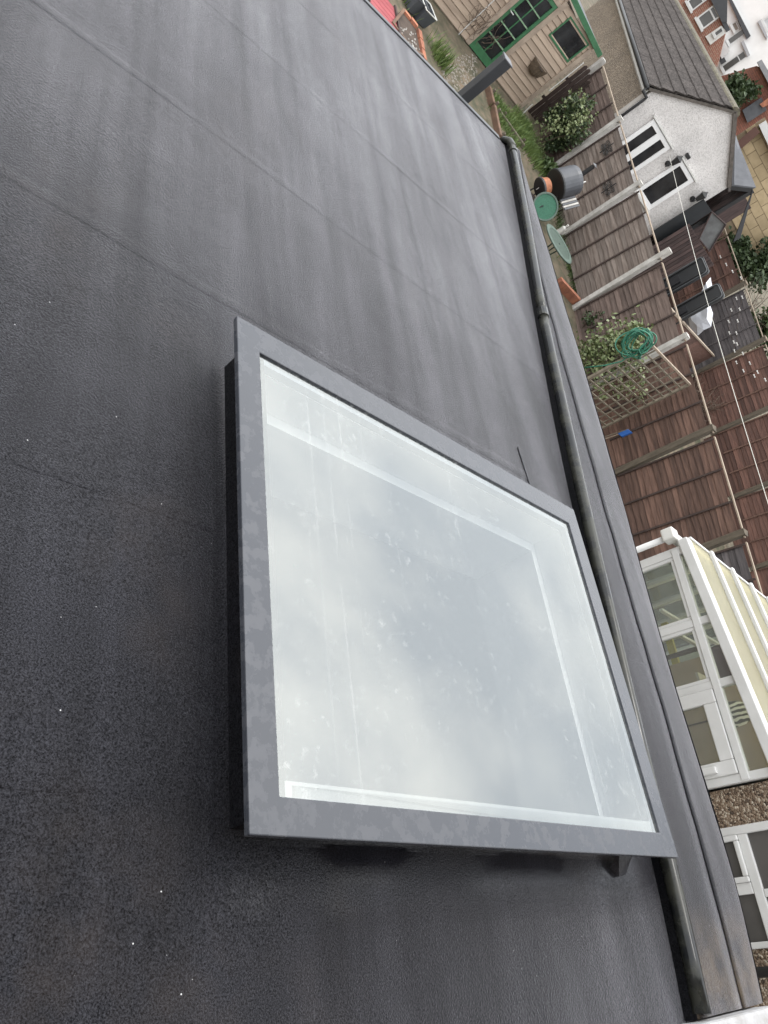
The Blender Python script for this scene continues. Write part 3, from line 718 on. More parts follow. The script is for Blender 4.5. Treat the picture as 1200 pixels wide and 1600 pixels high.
# ------------------------------------------------------------------ open lean-to shelter beside the gable
LX = gpt((1140, 291)) ; ln = gn
def lpt(p, off): return on_pl(p, C0 + gn * off, gn)
lt = thing('lean_to_shelter', 'dark timber lean-to shelter with grey felt roof beside the gable', 'shelter', (LX.x, LX.y, zg))
a0 = lpt((1140, 291), -.05); a1 = lpt((1148, 232), -.6); a2 = lpt((1176, 294), .0)
GREYF = mat('grey_roofing_felt', (.115, .118, .128), (.085, .088, .096), .9, 5)
wallb = zg
b1 = lpt((1142, 292), .04); b2 = lpt((1176, 296), .04); b3 = lpt((1155, 370), .04)
WB().prism([b1 + Vector((0, 0, .02)), b2 + Vector((0, 0, .02)), b2 + gr_ * 2.6 + Vector((0, 0, .1)), b1 + gr_ * 2.6 + Vector((0, 0, .5))], (0, 0, .06)).build('roof_sheet', GREYF, lt)
wr = (b2 - b1); wr.z = 0; wl = wr.length; wrn = wr.normalized()
DKW = mat('dark_stained_boards', (.085, .055, .05), (.04, .027, .026), .8, 5, rnd=.3, stretch=(4, 4, .6))
for i in range(5):
    o_ = b1 + gr_ * 2.2 + wrn * (.02 + i * .36); o_.z = wallb
    WB().par(o_, wrn * .39, gr_ * .03, (0, 0, b1.z - wallb + .1)).build('board', DKW, lt)
for i in range(9):
    o_ = b2 + gr_ * (.05 + i * .24) ; o_.z = wallb
    WB().par(o_, gr_ * .22, wrn * .03, (0, 0, b2.z - wallb)).build('board', DKW, lt)
WB().par(Vector((b1.x, b1.y, b1.z - .1)) - wrn * .0, b2 - b1, gr_ * .05, (0, 0, .13)).build('front_beam', IRON, lt)
o_ = Vector((b2.x, b2.y, wallb)); WB().par(o_, wrn * .09, gr_ * .09, (0, 0, b2.z - wallb)).build('corner_post', IRON, lt)
# grey side skirt hanging from the roof edge
b4 = lpt((1157, 372), .03); b4b = lpt((1146, 378), .03)
WB().prism([b2 + gn * .02, b2 + gn * .02 + wrn * .02, b4, b4b], gr_ * .04).build('side_skirt', DARK_METAL, lt)

# dark shed door panel / tarpaulin under the shelter
dk1 = [gpt(p, .25) for p in ((1020, 362), (1100, 312), (1112, 330), (1032, 385))]
o = WB().prism(dk1, gr_ * .05).build('tarpaulin', mat('black_tarpaulin', (.018, .021, .024), (.012, .014, .016), .5, 3), None)
tag(o, 'black tarpaulin sheet hanging below the white gable wall', 'tarpaulin')
# timber slatted fence under it
ft = [gpt(p, .5) for p in ((1034, 386), (1100, 345), (1122, 380), (1060, 425))]
b0 = ft[0]
t = thing('slatted_screen', 'dark red brown slatted timber screen under the shelter', 'screen', (b0.x, b0.y, zg))
ex_ = (ft[3] - ft[0]) * 1.1; ex_.z = 0; sw = ex_ / 12
for i in range(14):
    q = Vector((b0.x, b0.y, zg)) + sw * (i - 1) * 1.25 + gr_ * .1
    WB().par(q, sw * 1.1, gr_ * .025, (0, 0, b0.z - zg + .75)).build('slat', DKW, t)
# stacked glazed panels under shelter
gq = [gpt(p, .15) for p in ((1092, 372), (1112, 330), (1134, 350), (1108, 392))]
t = thing('leaning_panel', 'grey glazed panel leaning under the lean-to shelter', 'panel', base(gq[0]))
WB().prism(gq, gr_ * .04).build('sheet', mat('grey_panel', (.16, .165, .165), (.10, .10, .10), .3, 4), t)
cq = sum(gq, Vector()) / 4
for a_, b_ in ((0, 1), (1, 2), (2, 3), (3, 0)):
    WB().tube([gq[a_] + gn * .03, gq[b_] + gn * .03], .018, 6).build('frame_member', DKW, t)

# ------------------------------------------------------------------ black upright folding tables and white sheet behind the fence
def upright(pts, Y, label, name):
    P = [on_y(p, Y) for p in pts]
    c = sum(P, Vector()) / 4
    t = thing(name, label, 'folding table', (c.x, c.y, gz(c.x)), 0, 'black folding tables')
    # pts: bottom-left, top-left, top-right, bottom-right ; extend to the ground
    u = ((P[2] - P[1]) + (P[3] - P[0])) / 2; u.z = 0; u = u.normalized(); up = Vector((0, 0, 1))
    wd = ((P[2] - P[1]).dot(u) + (P[3] - P[0]).dot(u)) / 2; top = (P[1].z + P[2].z) / 2; bot = gz(c.x)
    nn = u.cross(up); nn = nn if nn.y < 0 else -nn
    o0 = c - u * wd / 2; r = .07
    def outline(mrg):
        pts = []
        x0, x1, z0, z1 = -wd / 2 + mrg, wd / 2 - mrg, bot + mrg, top - mrg
        for cx_, cz_, a0 in ((x1 - r, z1 - r, 0), (x0 + r, z1 - r, 90), (x0 + r, z0 + r, 180), (x1 - r, z0 + r, 270)):
            for k in range(5):
                a = R(a0 + k * 22.5); pts.append(Vector((c.x, c.y, 0)) + u * (cx_ + r * math.cos(a)) + up * (cz_ + r * math.sin(a)))
        return pts
    WB().prism(outline(0), nn * .05).build('tabletop', BLACKPL, t, bevel=.006)
    rim = outline(.03); rim.append(rim[0])
    WB().tube([p + nn * .055 for p in rim], .012, 6).build('rim', mat('grey_rim', (.10, .105, .11), None, .4), t)
    for s in (-1, 1):
        WB().tube([Vector((c.x, c.y, bot + .3)) + u * s * wd * .36 + nn * .07, Vector((c.x, c.y, top - .12)) + u * s * wd * .36 + nn * .07], .014, 6).build('leg', IRON, t)
    WB().par(Vector((c.x, c.y, bot + .9)) - u * wd * .2 + nn * .055, u * wd * .4, up * (top - bot) * .35, nn * .02).build('centre_panel', mat('black_panel_sheen', (.03, .031, .034), None, .25), t)
upright([(1034, 441), (1097, 400), (1111, 424), (1050, 463)], 13.4, 'black plastic folding table stood upright, the one nearer the shelter', 'folding_table')
upright([(1058, 482), (1122, 441), (1135, 463), (1070, 502)], 13.1, 'black plastic folding table stood upright, the one beside the white sheet', 'folding_table')
ws = [on_y(p, 13.75) for p in ((1076, 497), (1088, 470), (1100, 450), (1110, 434), (1112, 452), (1108, 480), (1113, 492), (1110, 510), (1100, 516), (1090, 522), (1080, 512))]
b = WB(); ctr = sum(ws, Vector()) / len(ws)
rings = [1, .72, .42, .15]; vs = []
for ri, s in enumerate(rings):
    for i, p in enumerate(ws):
        q = ctr + (p - ctr) * s; q.y -= .10 + .09 * noise.noise(q * 4.3) - (.12 if ri == 0 else 0); vs.append(q)
n = len(ws); fs = []
for ri in range(3):
    for i in range(n): fs.append((ri * n + i, ri * n + (i + 1) % n, (ri + 1) * n + (i + 1) % n, (ri + 1) * n + i))
fs.append(tuple(range(3 * n, 4 * n)))
b.add(vs, fs); o = b.build('plastic_sheet', SILVER, None)
m = o.modifiers.new('thick', 'SOLIDIFY'); m.thickness = .03
tag(o, 'crumpled white plastic sheet stuffed between the black folding tables', 'plastic sheet')
b = WB(); P1 = on_y((1100, 516), 13.5)
# clothes line
t0 = gpt((1046, 244), .2); t1 = EYE + ray((1208, 812)).normalized() * 12.2
wl_ = []
for i in range(21):
    s = i / 20; q = t0.lerp(t1, s); q.z -= .10 * math.sin(math.pi * s) * .6; wl_.append(q)
o = WB().tube(wl_, .0055, 6).build('clothes_line', mat('white_cord', (.68, .66, .6), None, .7), None); tag(o, 'white clothes line crossing the gardens from the gable window', 'clothes line')

# fairy light bows on the far fence
LIGHTM = mat('white_bow', (.8, .78, .74), None, .6)
def string(pxs, label):
    pts = [on_y(p, 18.5) for p in pxs]
    t = thing('bow_string', label, 'string lights', (pts[0].x, pts[0].y, gz(pts[0].x)), 0, 'bow light strings')
    WB().tube(pts, .0025, 4).build('cord', TWIG, t)
    for p in pts:
        b = WB(); b.prism([p + Vector((-.05, -.01, .02)), p + Vector((0, -.01, .008)), p + Vector((.05, -.01, .024)), p + Vector((.05, -.01, -.014)), p + Vector((0, -.01, -.004)), p + Vector((-.05, -.01, -.018))], (0, -.02, 0)); b.build('bow', LIGHTM, t)
string([(1151, 467), (1143, 485), (1139, 503), (1140, 521), (1147, 535), (1148, 549)], 'string of white bows on dark far panel, the left one')
string([(1160, 465), (1156, 484), (1153, 502), (1151, 521), (1152, 538), (1161, 553)], 'string of white bows on dark far panel, the right one')
string([(1126, 402), (1135, 414), (1145, 425), (1158, 435)], 'string of white bows along the deep red far panel')
string([(1151, 567), (1172, 568), (1162, 580), (1184, 582), (1179, 588), (1196, 594)], 'string of white bows on the red far panel')

# ------------------------------------------------------------------ shed with green door
SX = -16.1; sz = gz(SX)
shed = thing('garden_shed', 'beige boarded garden shed with green glazed door and green barge board', 'shed', (SX, 9.0, sz))
SY0, SY1 = 6.4, 10.42
def sht(y): return on_x((935, 80), SX).z - .10 + (10.55 - y) * .105
dbl = on_x((717, 83), SX); dbr = on_x((748, 116), SX); DY0, DY1 = dbl.y, dbr.y; DZ0 = max(sz + .02, min(dbl.z, dbr.z)); DZ1 = on_x((876, 18), SX).z
wq = [on_x(p, SX) for p in ((857, 50), (893, 27), (919, 71), (889, 94))]
WY0, WY1 = (wq[0].y + wq[1].y) / 2, (wq[2].y + wq[3].y) / 2; WZ0, WZ1 = (wq[0].z + wq[3].z) / 2, (wq[1].z + wq[2].z) / 2
WZ1 = min(WZ1, sht(WY1) - .03)
bh = .125; z = sz + .03
while z < sht(SY0):
    segs_ = [(SY0, SY1)]
    def cut(segs_, a, c):
        r = []
        for s0, s1 in segs_:
            if c <= s0 or a >= s1: r.append((s0, s1)); continue
            if a > s0: r.append((s0, a))
            if c < s1: r.append((c, s1))
        return r
    if z < DZ1: segs_ = cut(segs_, DY0, DY1)
    if WZ0 < z + bh * .6 < WZ1 + .04: segs_ = cut(segs_, WY0, WY1)
    for s0, s1 in segs_:
        if z + .04 > sht(s1):
            s1 = 10.55 - (z + .05 - (sht(10.55))) / .105
            if s1 <= s0 + .1: continue
        WB().add([(SX + .022, s0, z), (SX + .022, s1, z), (SX + .004, s1, z + bh - .012), (SX + .004, s0, z + bh - .012), (SX - .01, s0, z), (SX - .01, s1, z), (SX - .01, s1, z + bh), (SX - .01, s0, z + bh)],
                 [(0, 1, 2, 3), (4, 5, 1, 0), (1, 5, 6, 2), (4, 0, 3, 7), (3, 2, 6, 7)]).build('board', SHEDW, shed)
    z += bh
WB().box(SX - .03, SX - .012, SY0, DY0, sz, sht(SY1) - .02).box(SX - .03, SX - .012, DY1, SY1, sz, WZ0).box(SX - .03, SX - .012, DY1, WY0, WZ0, sht(SY1) - .02).box(SX - .03, SX - .012, WY1, SY1, WZ0, sht(SY1) - .02).build('backing', SHEDT, shed)
WB().box(SX - 2.6, SX - .012, SY1 - .02, SY1 + .01, sz, sht(SY1) - .05).build('side_wall', SHEDW, shed)
for y0_, y1_ in ((SY1 - .07, SY1 + .03), (DY0 - .12, DY0 - .005), (DY1 + .005, DY1 + .12)):
    WB().box(SX + .005, SX + .04, y0_, y1_, sz + .02, sht(y1_) - .03).build('corner_trim', SHEDT, shed, bevel=.004)
WB().box(SX + .005, SX + .042, DY0 - .12, DY1 + .12, DZ1 + .005, DZ1 + .08).build('door_head', SHEDT, shed)
# door
door = WB().box(SX - .01, SX + .032, DY0, DY0 + .07, DZ0, DZ1).box(SX - .01, SX + .032, DY1 - .07, DY1, DZ0, DZ1).box(SX - .01, SX + .032, DY0 + .07, DY1 - .07, DZ0, DZ0 + .16).box(SX - .01, SX + .032, DY0 + .07, DY1 - .07, DZ1 - .08, DZ1).build('door', GREENP, shed, bevel=.004)
rowsd = 5; dz = (DZ1 - .08 - DZ0 - .16) / rowsd; ym = (DY0 + DY1) / 2
for r in range(rowsd):
    for s in (0, 1):
        y0_, y1_ = (DY0 + .07, ym - .01) if s == 0 else (ym + .01, DY1 - .07)
        WB().box(SX - .004, SX + .004, y0_, y1_, DZ0 + .16 + r * dz + .008, DZ0 + .16 + (r + 1) * dz - .008).build('pane', DARKGLASS, door)
    if r: WB().box(SX - .006, SX + .024, DY0 + .07, DY1 - .07, DZ0 + .16 + r * dz - .012, DZ0 + .16 + r * dz + .012).build('glazing_bar', mat('pale_green_paint', (.32, .42, .30), (.10, .25, .12), .6, 20) if r == 1 else bpy.data.materials['pale_green_paint'], door)
WB().box(SX - .006, SX + .022, ym - .012, ym + .012, DZ0 + .16, DZ1 - .08).build('glazing_bar', GREENP, door)
WB().tube([(SX + .035, DY0 + .035, DZ0 + 1.0), (SX + .08, DY0 + .035, DZ0 + 1.0), (SX + .08, DY0 + .12, DZ0 + 1.0)], .012, 6).build('handle', UPVC, door)
# window
win = WB().box(SX - .01, SX + .03, WY0, WY0 + .035, WZ0, WZ1).box(SX - .01, SX + .03, WY1 - .035, WY1, WZ0, WZ1).box(SX - .01, SX + .034, WY0, WY1, WZ0 - .04, WZ0).box(SX - .01, SX + .03, WY0, WY1, WZ1, WZ1 + .03).build('window', GREENP, shed, bevel=.003)
WB().box(SX - .004, SX + .006, WY0 + .035, WY1 - .035, WZ0, WZ1).build('pane', DARKGLASS, win)
# barge board and roof
yA, yB = SY0 - .2, 10.62
zA, zB = sht(yA) + .14, sht(yB) + .14
WB().par((SX + .06, yA, zA - .10), (0, yB - yA, zB - zA), (.03, 0, 0), (0, 0, .11)).build('barge_board', GREENP, shed, bevel=.004)
WB().par((SX - 2.7, yA, zA - .03), (0, yB - yA, zB - zA), (2.76, 0, 0), (0, 0, .03)).build('roof', GREYF, shed)
WB().box(SX - 2.62, SX - 2.6, SY0, SY1, sz, sht(SY1)).box(SX - 2.6, SX - .012, SY0 - .01, SY0 + .02, sz, sht(SY1)).build('rear_wall', SHEDW, shed)
# conduit and dead climber
c0 = on_x((690, 78), SX + .06); c1 = on_x((766, 4), SX + .06)
WB().tube([(SX + .06, c0.y, max(c0.z, sz)), (SX + .06, c1.y, c1.z + .5)], .011, 6).build('conduit', UPVC, shed)
random.seed(3)
b = WB()
for i in range(26):
    p = Vector((SX + .06, c0.y + random.uniform(-.1, .55), sz + random.uniform(0, .5))); pts = [p]
    for k in range(5): p = p + Vector((random.uniform(-.01, .03), random.uniform(-.09, .09), random.uniform(.0, .14))); pts.append(p)
    b.tube(pts, .005, 3)
o = b.build('dead_climber', TWIG, None, kind=None); tag(o, 'leafless twiggy climber at the foot of the shed wall', 'climber')
# wall basket
bp_ = on_x((838, 108), SX + .05)
t = thing('wall_basket', 'brown wicker half basket hung on the shed wall', 'basket', (SX + .045, bp_.y, bp_.z - .12))
b = MB()
prof = [(.06, -.02), (.13, .03), (.17, .10), (.19, .18), (.20, .24)]
for r_, h_ in prof:
    for j in range(11):
        a = -math.pi / 2 + math.pi * j / 10; b.v.append((r_ * .62 * math.cos(a), r_ * 1.15 * math.sin(a), h_))
for i in range(4):
    for j in range(10): b.f.append((i * 11 + j, i * 11 + j + 1, (i + 1) * 11 + j + 1, (i + 1) * 11 + j))
WICK = mat('wicker', (.16, .115, .075), (.06, .043, .03), .9, 50, bump=1, bscale=80)
o = b.build('bowl', WICK, t); m = o.modifiers.new('t', 'SOLIDIFY'); m.thickness = .012
MB().lathe((.05, 0, .2), (0, 0, 1), [(0, .03), (.1, .02), (.105, 0)], 10).build('moss_lining', SOIL, t)
b = MB()
for j in range(9): 
    a = -math.pi / 2 + math.pi * j / 8; b.tube([(.09 * math.cos(a), .16 * math.sin(a), .02), (.128 * math.cos(a), .235 * math.sin(a), .245)], .009, 4)
b.build('rib', WICK, t)

# ------------------------------------------------------------------ plants
def leaf_cloud(n, c, rad, size, seed, clumps=9, flat=.0, vert=False):
    rnd = random.Random(seed); b = WB(); cs = []
    for i in range(clumps):
        v = Vector((rnd.gauss(0, 1), rnd.gauss(0, 1), rnd.gauss(0, 1))).normalized() * rnd.random() ** .5 * .8
        cs.append((Vector((c[0] + v.x * rad[0], c[1] + v.y * rad[1], c[2] + v.z * rad[2])), rnd.uniform(.28, .5)))
    for i in range(n):
        cc, s = cs[rnd.randrange(clumps)]
        v = Vector((rnd.gauss(0, 1), rnd.gauss(0, 1), rnd.gauss(0, 1))).normalized() * rnd.random() ** .45
        p = cc + Vector((v.x * rad[0], v.y * rad[1], v.z * rad[2])) * s
        d = Vector((rnd.gauss(0, 1), rnd.gauss(0, 1), rnd.gauss(0, .7) + .3)).normalized(); e = d.cross(Vector((rnd.gauss(0, 1), rnd.gauss(0, 1), rnd.gauss(0, 1)))).normalized()
        L_ = size * rnd.uniform(.6, 1.3); w_ = L_ * .34
        f = d.cross(e) * L_ * .12
        b.add([p, p + d * L_ * .5 + e * w_ + f, p + d * L_, p + d * L_ * .5 - e * w_ + f], [(0, 1, 2), (0, 2, 3)])
    return b, cs
def shrub(name, label, base, rad, n, size, seed, leaf, clumps=10, cat='shrub', lift=.0, pale=None):
    t = thing(name, label, cat, base)
    c = (base[0], base[1], base[2] + rad[2] * 1.0 + lift)
    b, cs = leaf_cloud(n, c, rad, size, seed, clumps); b.build('crown', leaf, t, kind='stuff')
    if pale:
        b, _ = leaf_cloud(n // 3, c, tuple(r * 1.05 for r in rad), size * .9, seed + 50, clumps); b.build('pale_leaves', pale, t, kind='stuff')
    w = WB()
    for q, s in cs:
        m_ = Vector((base[0], base[1], base[2])).lerp(q, .5) + Vector((0, 0, .1 * rad[2]))
        w.tube([base, m_, q], [.02, .013, .006], 5)
    w.build('trunk', TWIG, t)
    return t
shrub('leafy_shrub', 'leafy variegated shrub growing between shed and fence', (-15.4, 10.95, gz(-15.4)), (.55, .55, .78), 2600, .085, 4, LEAF_D, 14, pale=LEAF_L)
shrub('low_plant', 'low broad leafed green plant below the leafy shrub', tuple(on_g((845, 262))), (.28, .28, .16), 220, .14, 8, LEAF, 6)
shrub('low_plant', 'green moss clump beside the round green table', tuple(on_g((895, 425))), (.35, .2, .16), 500, .06, 9, LEAF, 8)
shrub('low_plant', 'small weeds in the soil left of the white concrete post', tuple(on_g((905, 520))), (.35, .2, .3), 420, .07, 12, LEAF_D, 8)
random.seed(21)
gp0 = on_g
def tufts(name, label, pxs, hgt, per, seed, m=LAWN):
    rnd = random.Random(seed); b = WB()
    for p, spread in pxs:
        c = on_g(p)
        for i in range(per):
            q = c + Vector((rnd.gauss(0, spread), rnd.gauss(0, spread), 0)); q.z = gz(q.x)
            h = hgt * rnd.uniform(.5, 1.2); a = rnd.uniform(0, 6.28); ln_ = rnd.uniform(.1, .6) * h
            d = Vector((math.cos(a) * ln_, math.sin(a) * ln_, h)); s = Vector((-math.sin(a), math.cos(a), 0)) * .008
            mid = q + d * .5 + Vector((0, 0, h * .12))
            b.add([q - s, q + s, mid + s * .7, mid - s * .7, q + d], [(0, 1, 2, 3), (3, 2, 4)])
    o = b.build(name, m, None, kind='stuff'); tag(o, label, 'grass'); return o
tufts('grass_tuft', 'long green grass tuft beside the brick edged bed', [((678, 80), .10), ((684, 95), .10), ((690, 104), .08)], .32, 60, 1)
tufts('grass_strip', 'green grass strip in front of the shed corner', [((775, 165), .12), ((785, 180), .12), ((795, 192), .14), ((806, 205), .16), ((815, 215), .18), ((825, 225), .18), ((830, 240), .2), ((812, 190), .15), ((822, 205), .15)], .16, 300, 2)
tufts('weed_strip', 'ragged weeds along the foot of the fence near the smoker', [((838, 250), .2), ((850, 270), .25), ((895, 420), .2), ((905, 440), .2), ((640, 5), .15), ((655, 20), .1)], .18, 160, 3)

tufts('weed_strip', 'ragged weeds and moss between the kerb and the fence foot', [((862 + 4.2 * k, 300 + 17 * k), .16) for k in range(14)], .20, 90, 13, LEAF)
tufts('weed_strip', 'pale green weeds beside the long timber edging', [((770 + 6 * k, 175 + 9 * k), .10) for k in range(6)], .12, 70, 14)
shrub('low_plant', 'dark twiggy plant beside the orange brick edging', tuple(on_g((908, 462))), (.3, .22, .25), 380, .07, 19, LEAF_D, 9)
b = WB(); rnd = random.Random(44)
for i in range(900):
    q = gp0((rnd.uniform(690, 930), rnd.uniform(90, 520))); q.z += .004; a = rnd.uniform(0, 6.28); L_ = rnd.uniform(.02, .06)
    d = Vector((math.cos(a), math.sin(a), rnd.uniform(-.1, .3))) * L_; e = Vector((-math.sin(a), math.cos(a), rnd.uniform(0, .3))) * L_ * .35
    b.add([q - d, q + e, q + d, q - e], [(0, 1, 2, 3)])
o = b.build('leaf_litter', mat('dead_leaf', (.22, .14, .08), (.09, .06, .035), .8, 30), None, kind='stuff'); tag(o, 'dead brown leaves scattered over the muddy garden', 'leaf litter')
# raised bed with brick edge
def gp(p, h=0): return on_g(p, h)
bedpx = [(612, 42), (630, 20), (650, 46), (659, 92), (640, 80)]
bp3 = [gp(p, .12) for p in bedpx]
bed = thing('raised_bed', 'small soil bed edged with orange brick and timber near the roof edge', 'raised bed', (bp3[2].x, bp3[2].y, gz(bp3[2].x)))
b = WB(); b.prism([p - Vector((0, 0, .0)) for p in bp3], (0, 0, -.1)); b.build('soil', SOIL, bed)
for a_, c_ in ((1, 2), (2, 3)):
    A_, B_ = bp3[a_], bp3[c_]; nbk = max(2, int((B_ - A_).length / .22)); d_ = (B_ - A_) / nbk; s_ = Vector((0, 0, 1)).cross(d_).normalized() * .10
    for i in range(nbk): WB().par(A_ + d_ * i + d_ * .03 - Vector((0, 0, .14)), d_ * .94, s_, (0, 0, .19 + random.uniform(-.01, .012))).build('brick', BRICK_O, bed, bevel=.006)
for a_, c_ in ((0, 4), (4, 3), (0, 1)):
    A_, B_ = bp3[a_], bp3[c_]; d_ = B_ - A_; s_ = Vector((0, 0, 1)).cross(d_).normalized() * .05
    WB().par(A_ - Vector((0, 0, .14)), d_, s_, (0, 0, .2)).build('timber_edge', mat('wet_timber', (.17, .10, .065), (.10, .06, .04), .8, 6) if 'wet_timber' not in bpy.data.materials else bpy.data.materials['wet_timber'], bed)
WETT = bpy.data.materials['wet_timber']
rnd = random.Random(7); b = WB()
for i in range(60):
    q = bp3[0].lerp(bp3[2], rnd.random()).lerp(bp3[3].lerp(bp3[4], rnd.random()), rnd.random() * .8); s = rnd.uniform(.008, .02)
    b.lathe(q + Vector((0, 0, -.002)), (0, 0, 1), [(0, s), (s * .7, s * .7), (s, 0)], 5)
b.build('pebbles', CONC, bed, kind='stuff')
# timber edging by the grass strip
for px0, px1, lb, hh in (((757, 140), (763, 165), 'short rust brown timber edging nearer the shed door', .16), ((765, 168), (774, 215), 'long rust brown timber edging along the soil strip', .15), ((778, 180), (815, 232), 'grey brown log edging beside the green grass strip', .12)):
    A_, B_ = gp(px0), gp(px1); d_ = B_ - A_; s_ = Vector((0, 0, 1)).cross(d_).normalized() * .09
    t = thing('timber_edging', lb, 'edging', A_, 0, 'timber edging boards')
    MB().par((0, 0, -.03), d_, s_, (0, 0, hh)).build('board', WETT if 'rust' in lb else WOODPOST, t, bevel=.012)
    for f_ in (.1, .9): MB().par(d_ * f_ + s_ * 1.05 + Vector((0, 0, -.05)), d_.normalized() * .05, s_ * .5, (0, 0, hh + .07)).build('peg', WOODPOST, t)
# gravel path
b = WB(); rnd = random.Random(4)
for i in range(420):
    q = gp((rnd.uniform(690, 745), rnd.uniform(85, 150))); s = rnd.uniform(.008, .028)
    b.lathe(q, (0, 0, 1), [(0, s * .6), (s * .7, s * .4), (s, -.003)], 5)
o = b.build('gravel', mat('pebble_grey', (.33, .30, .26), (.16, .14, .12), .9, 9), None, kind='stuff'); tag(o, 'scattered pebbles on the muddy path before the green door', 'gravel')
# red slatted tray, grey boxes
P = gp((592, 12), .06)
t = thing('red_cart', 'red slatted plastic tray lying at the top edge', 'tray', (P.x, P.y, gz(P.x)))
REDP = mat('faded_red_plastic', (.36, .075, .085), (.26, .05, .06), .5, 5)
for i in range(5): MB().box(-.45 + i * .18, -.45 + i * .18 + .16, -.36, .36, .10, .13).build('slat', REDP, t, bevel=.008)
for s in (-1, 1): MB().box(-.5, .48, s * .38 - .02, s * .38 + .02, 0, .16).build('side_rail', BATTEN, t)
for k, (px, lb) in enumerate((((640, 12), 'dark grey plastic box, the upper one beside the soil bed'), ((652, 28), 'dark grey plastic box, the lower one beside the soil bed'))):
    P = gp(px)
    t = thing('plastic_box', lb, 'box', (P.x, P.y, gz(P.x)), .3, 'grey plastic boxes')
    GB = mat('grey_box', (.075, .08, .09), (.055, .06, .068), .45, 4) if k == 0 else bpy.data.materials['grey_box']
    b = MB(); x, y, X, Y = .17, .13, .20, .16
    b.add([(-x, -y, 0), (x, -y, 0), (x, y, 0), (-x, y, 0), (-X, -Y, .26), (X, -Y, .26), (X, Y, .26), (-X, Y, .26), (-X + .015, -Y + .015, .26), (X - .015, -Y + .015, .26), (X - .015, Y - .015, .26), (-X + .015, Y - .015, .26), (-x, -y, .03), (x, -y, .03), (x, y, .03), (-x, y, .03)],
          [(3, 2, 1, 0)] + [(i, (i + 1) % 4, (i + 1) % 4 + 4, i + 4) for i in range(4)] + [(i + 4, (i + 1) % 4 + 4, (i + 1) % 4 + 8, i + 8) for i in range(4)] + [(i + 8, (i + 1) % 4 + 8, (i + 1) % 4 + 12, i + 12) for i in range(4)] + [(12, 13, 14, 15)])
    b.build('body', GB, t)
    MB().tube([(-X, -Y, .262), (X, -Y, .262), (X, Y, .262), (-X, Y, .262), (-X, -Y, .262)], .012, 6).build('rim', UPVC_D if k else GB, t)
# white canes
for (p0_, p1_, lb) in (((808, 186), (832, 163), 'short white cane leaning by the shed corner'), ((858, 142), (912, 98), 'long white cane leaning on the dark picket screen')):
    A_ = on_x(p0_, -15.75); B_ = on_x(p1_, -15.75)
    o = WB().tube([A_, B_], .011, 6).build('cane', UPVC, None); tag(o, lb, 'cane', 'white canes')
# dark picket screen
pk = [on_x(p, -16.6) for p in ((915, 105), (945, 140))]
t = thing('picket_screen', 'dark brown picket screen with rounded tops right of the shed', 'picket fence', (-16.6, pk[0].y, gz(-16.6)))
for i in range(6):
    y = pk[0].y - .05 + i * .115; zt = on_x((930, 122), -16.6).z + .04 * math.sin(i * 1.3) - i * .03
    pts = [(-16.6, y, gz(-16.6)), (-16.6, y + .095, gz(-16.6)), (-16.6, y + .095, zt - .04), (-16.6, y + .07, zt), (-16.6, y + .025, zt), (-16.6, y, zt - .04)]
    WB().prism(pts, (.02, 0, 0)).build('picket', BATTEN, t)
for zz in (.4, 1.0): WB().box(-16.63, -16.601, pk[0].y - .1, pk[0].y + .7, gz(-16.6) + zz, gz(-16.6) + zz + .07).build('rail', BATTEN, t)

# ------------------------------------------------------------------ smoker
def drum_axis(p0, p1, D):
    a = ray(p0).normalized() * D; c = ray(p1).normalized(); away = Vector((c.x, c.y, 0)).normalized()
    b_ = c * D; d = b_ - a; d = d + away * d.length * .75; return EYE + a, d.normalized()
fA, ax = drum_axis((869, 289), (896, 283), 17.0)
sm = thing('drum_smoker', 'grey drum smoker with dark round end, chimney and slatted shelf by the fence', 'smoker', (fA.x, fA.y, gz(fA.x)))
c = fA - sm.location
DRUM = mat('grey_drum', (.075, .078, .088), (.055, .058, .066), .45, 5)
rD = .30
MB().lathe(c, ax, [(rD, 0), (rD * .98, .36), (rD * .93, .45), (rD * .6, .50), (0, .51)], 28).build('main_chamber', DRUM, sm)
MB().lathe(c - ax * .03, ax, [(0, 0), (rD * .97, .0), (rD + .012, .015), (rD + .012, .045), (rD, .05)], 28).build('end_cap', BLACKPL, sm)
side = Vector((0, 0, 1)).cross(ax).normalized(); sgn = 1 if side.x > 0 else -1
ch = c + ax * .42 + Vector((0, 0, .10))
MB().tube([ch, ch + Vector((0, 0, .34))], .045, 12).build('chimney', IRON, sm)
MB().lathe(ch + Vector((0, 0, .37)), (0, 0, 1), [(0, .03), (.06, .0), (.0, -.005)], 12).build('chimney_cap', DRUM, sm)
for i in range(5):
    MB().par(c + side * sgn * (rD + .01 + i * .05) - ax * .02 - Vector((0, 0, .05)), ax * .34, side * sgn * .038, (0, 0, .02)).build('shelf_slat', CONC if i % 2 else DRUM, sm)
for s1 in (.05, .45):
    for s2 in (-1, 1):
        q = c + ax * s1 + side * .2 * s2 - Vector((0, 0, .1)); MB().tube([q, Vector((q.x + side.x * .06 * s2, q.y + side.y * .06 * s2, 0))], .016, 6).build('leg', IRON, sm)
hq = c + ax * .3 + side * sgn * (rD * .6) + Vector((0, 0, rD * .55))
MB().tube([hq, hq + Vector((0, 0, .05)), hq + ax * .08 + Vector((0, 0, .05)), hq + ax * .08], .010, 6).build('lid_handle', LIGHTM, sm)
pA, ax2 = drum_axis((842, 294), (858, 291), 16.8)
t = thing('terracotta_pot', 'tipped terracotta pot with black lid in front of the drum smoker', 'pot', (pA.x, pA.y, gz(pA.x)))
c2 = pA - t.location
MB().lathe(c2 + ax2 * .03, ax2, [(.19, 0), (.19, .05), (.175, .06), (.165, .17), (0, .18)], 26).build('body', RUST, t)
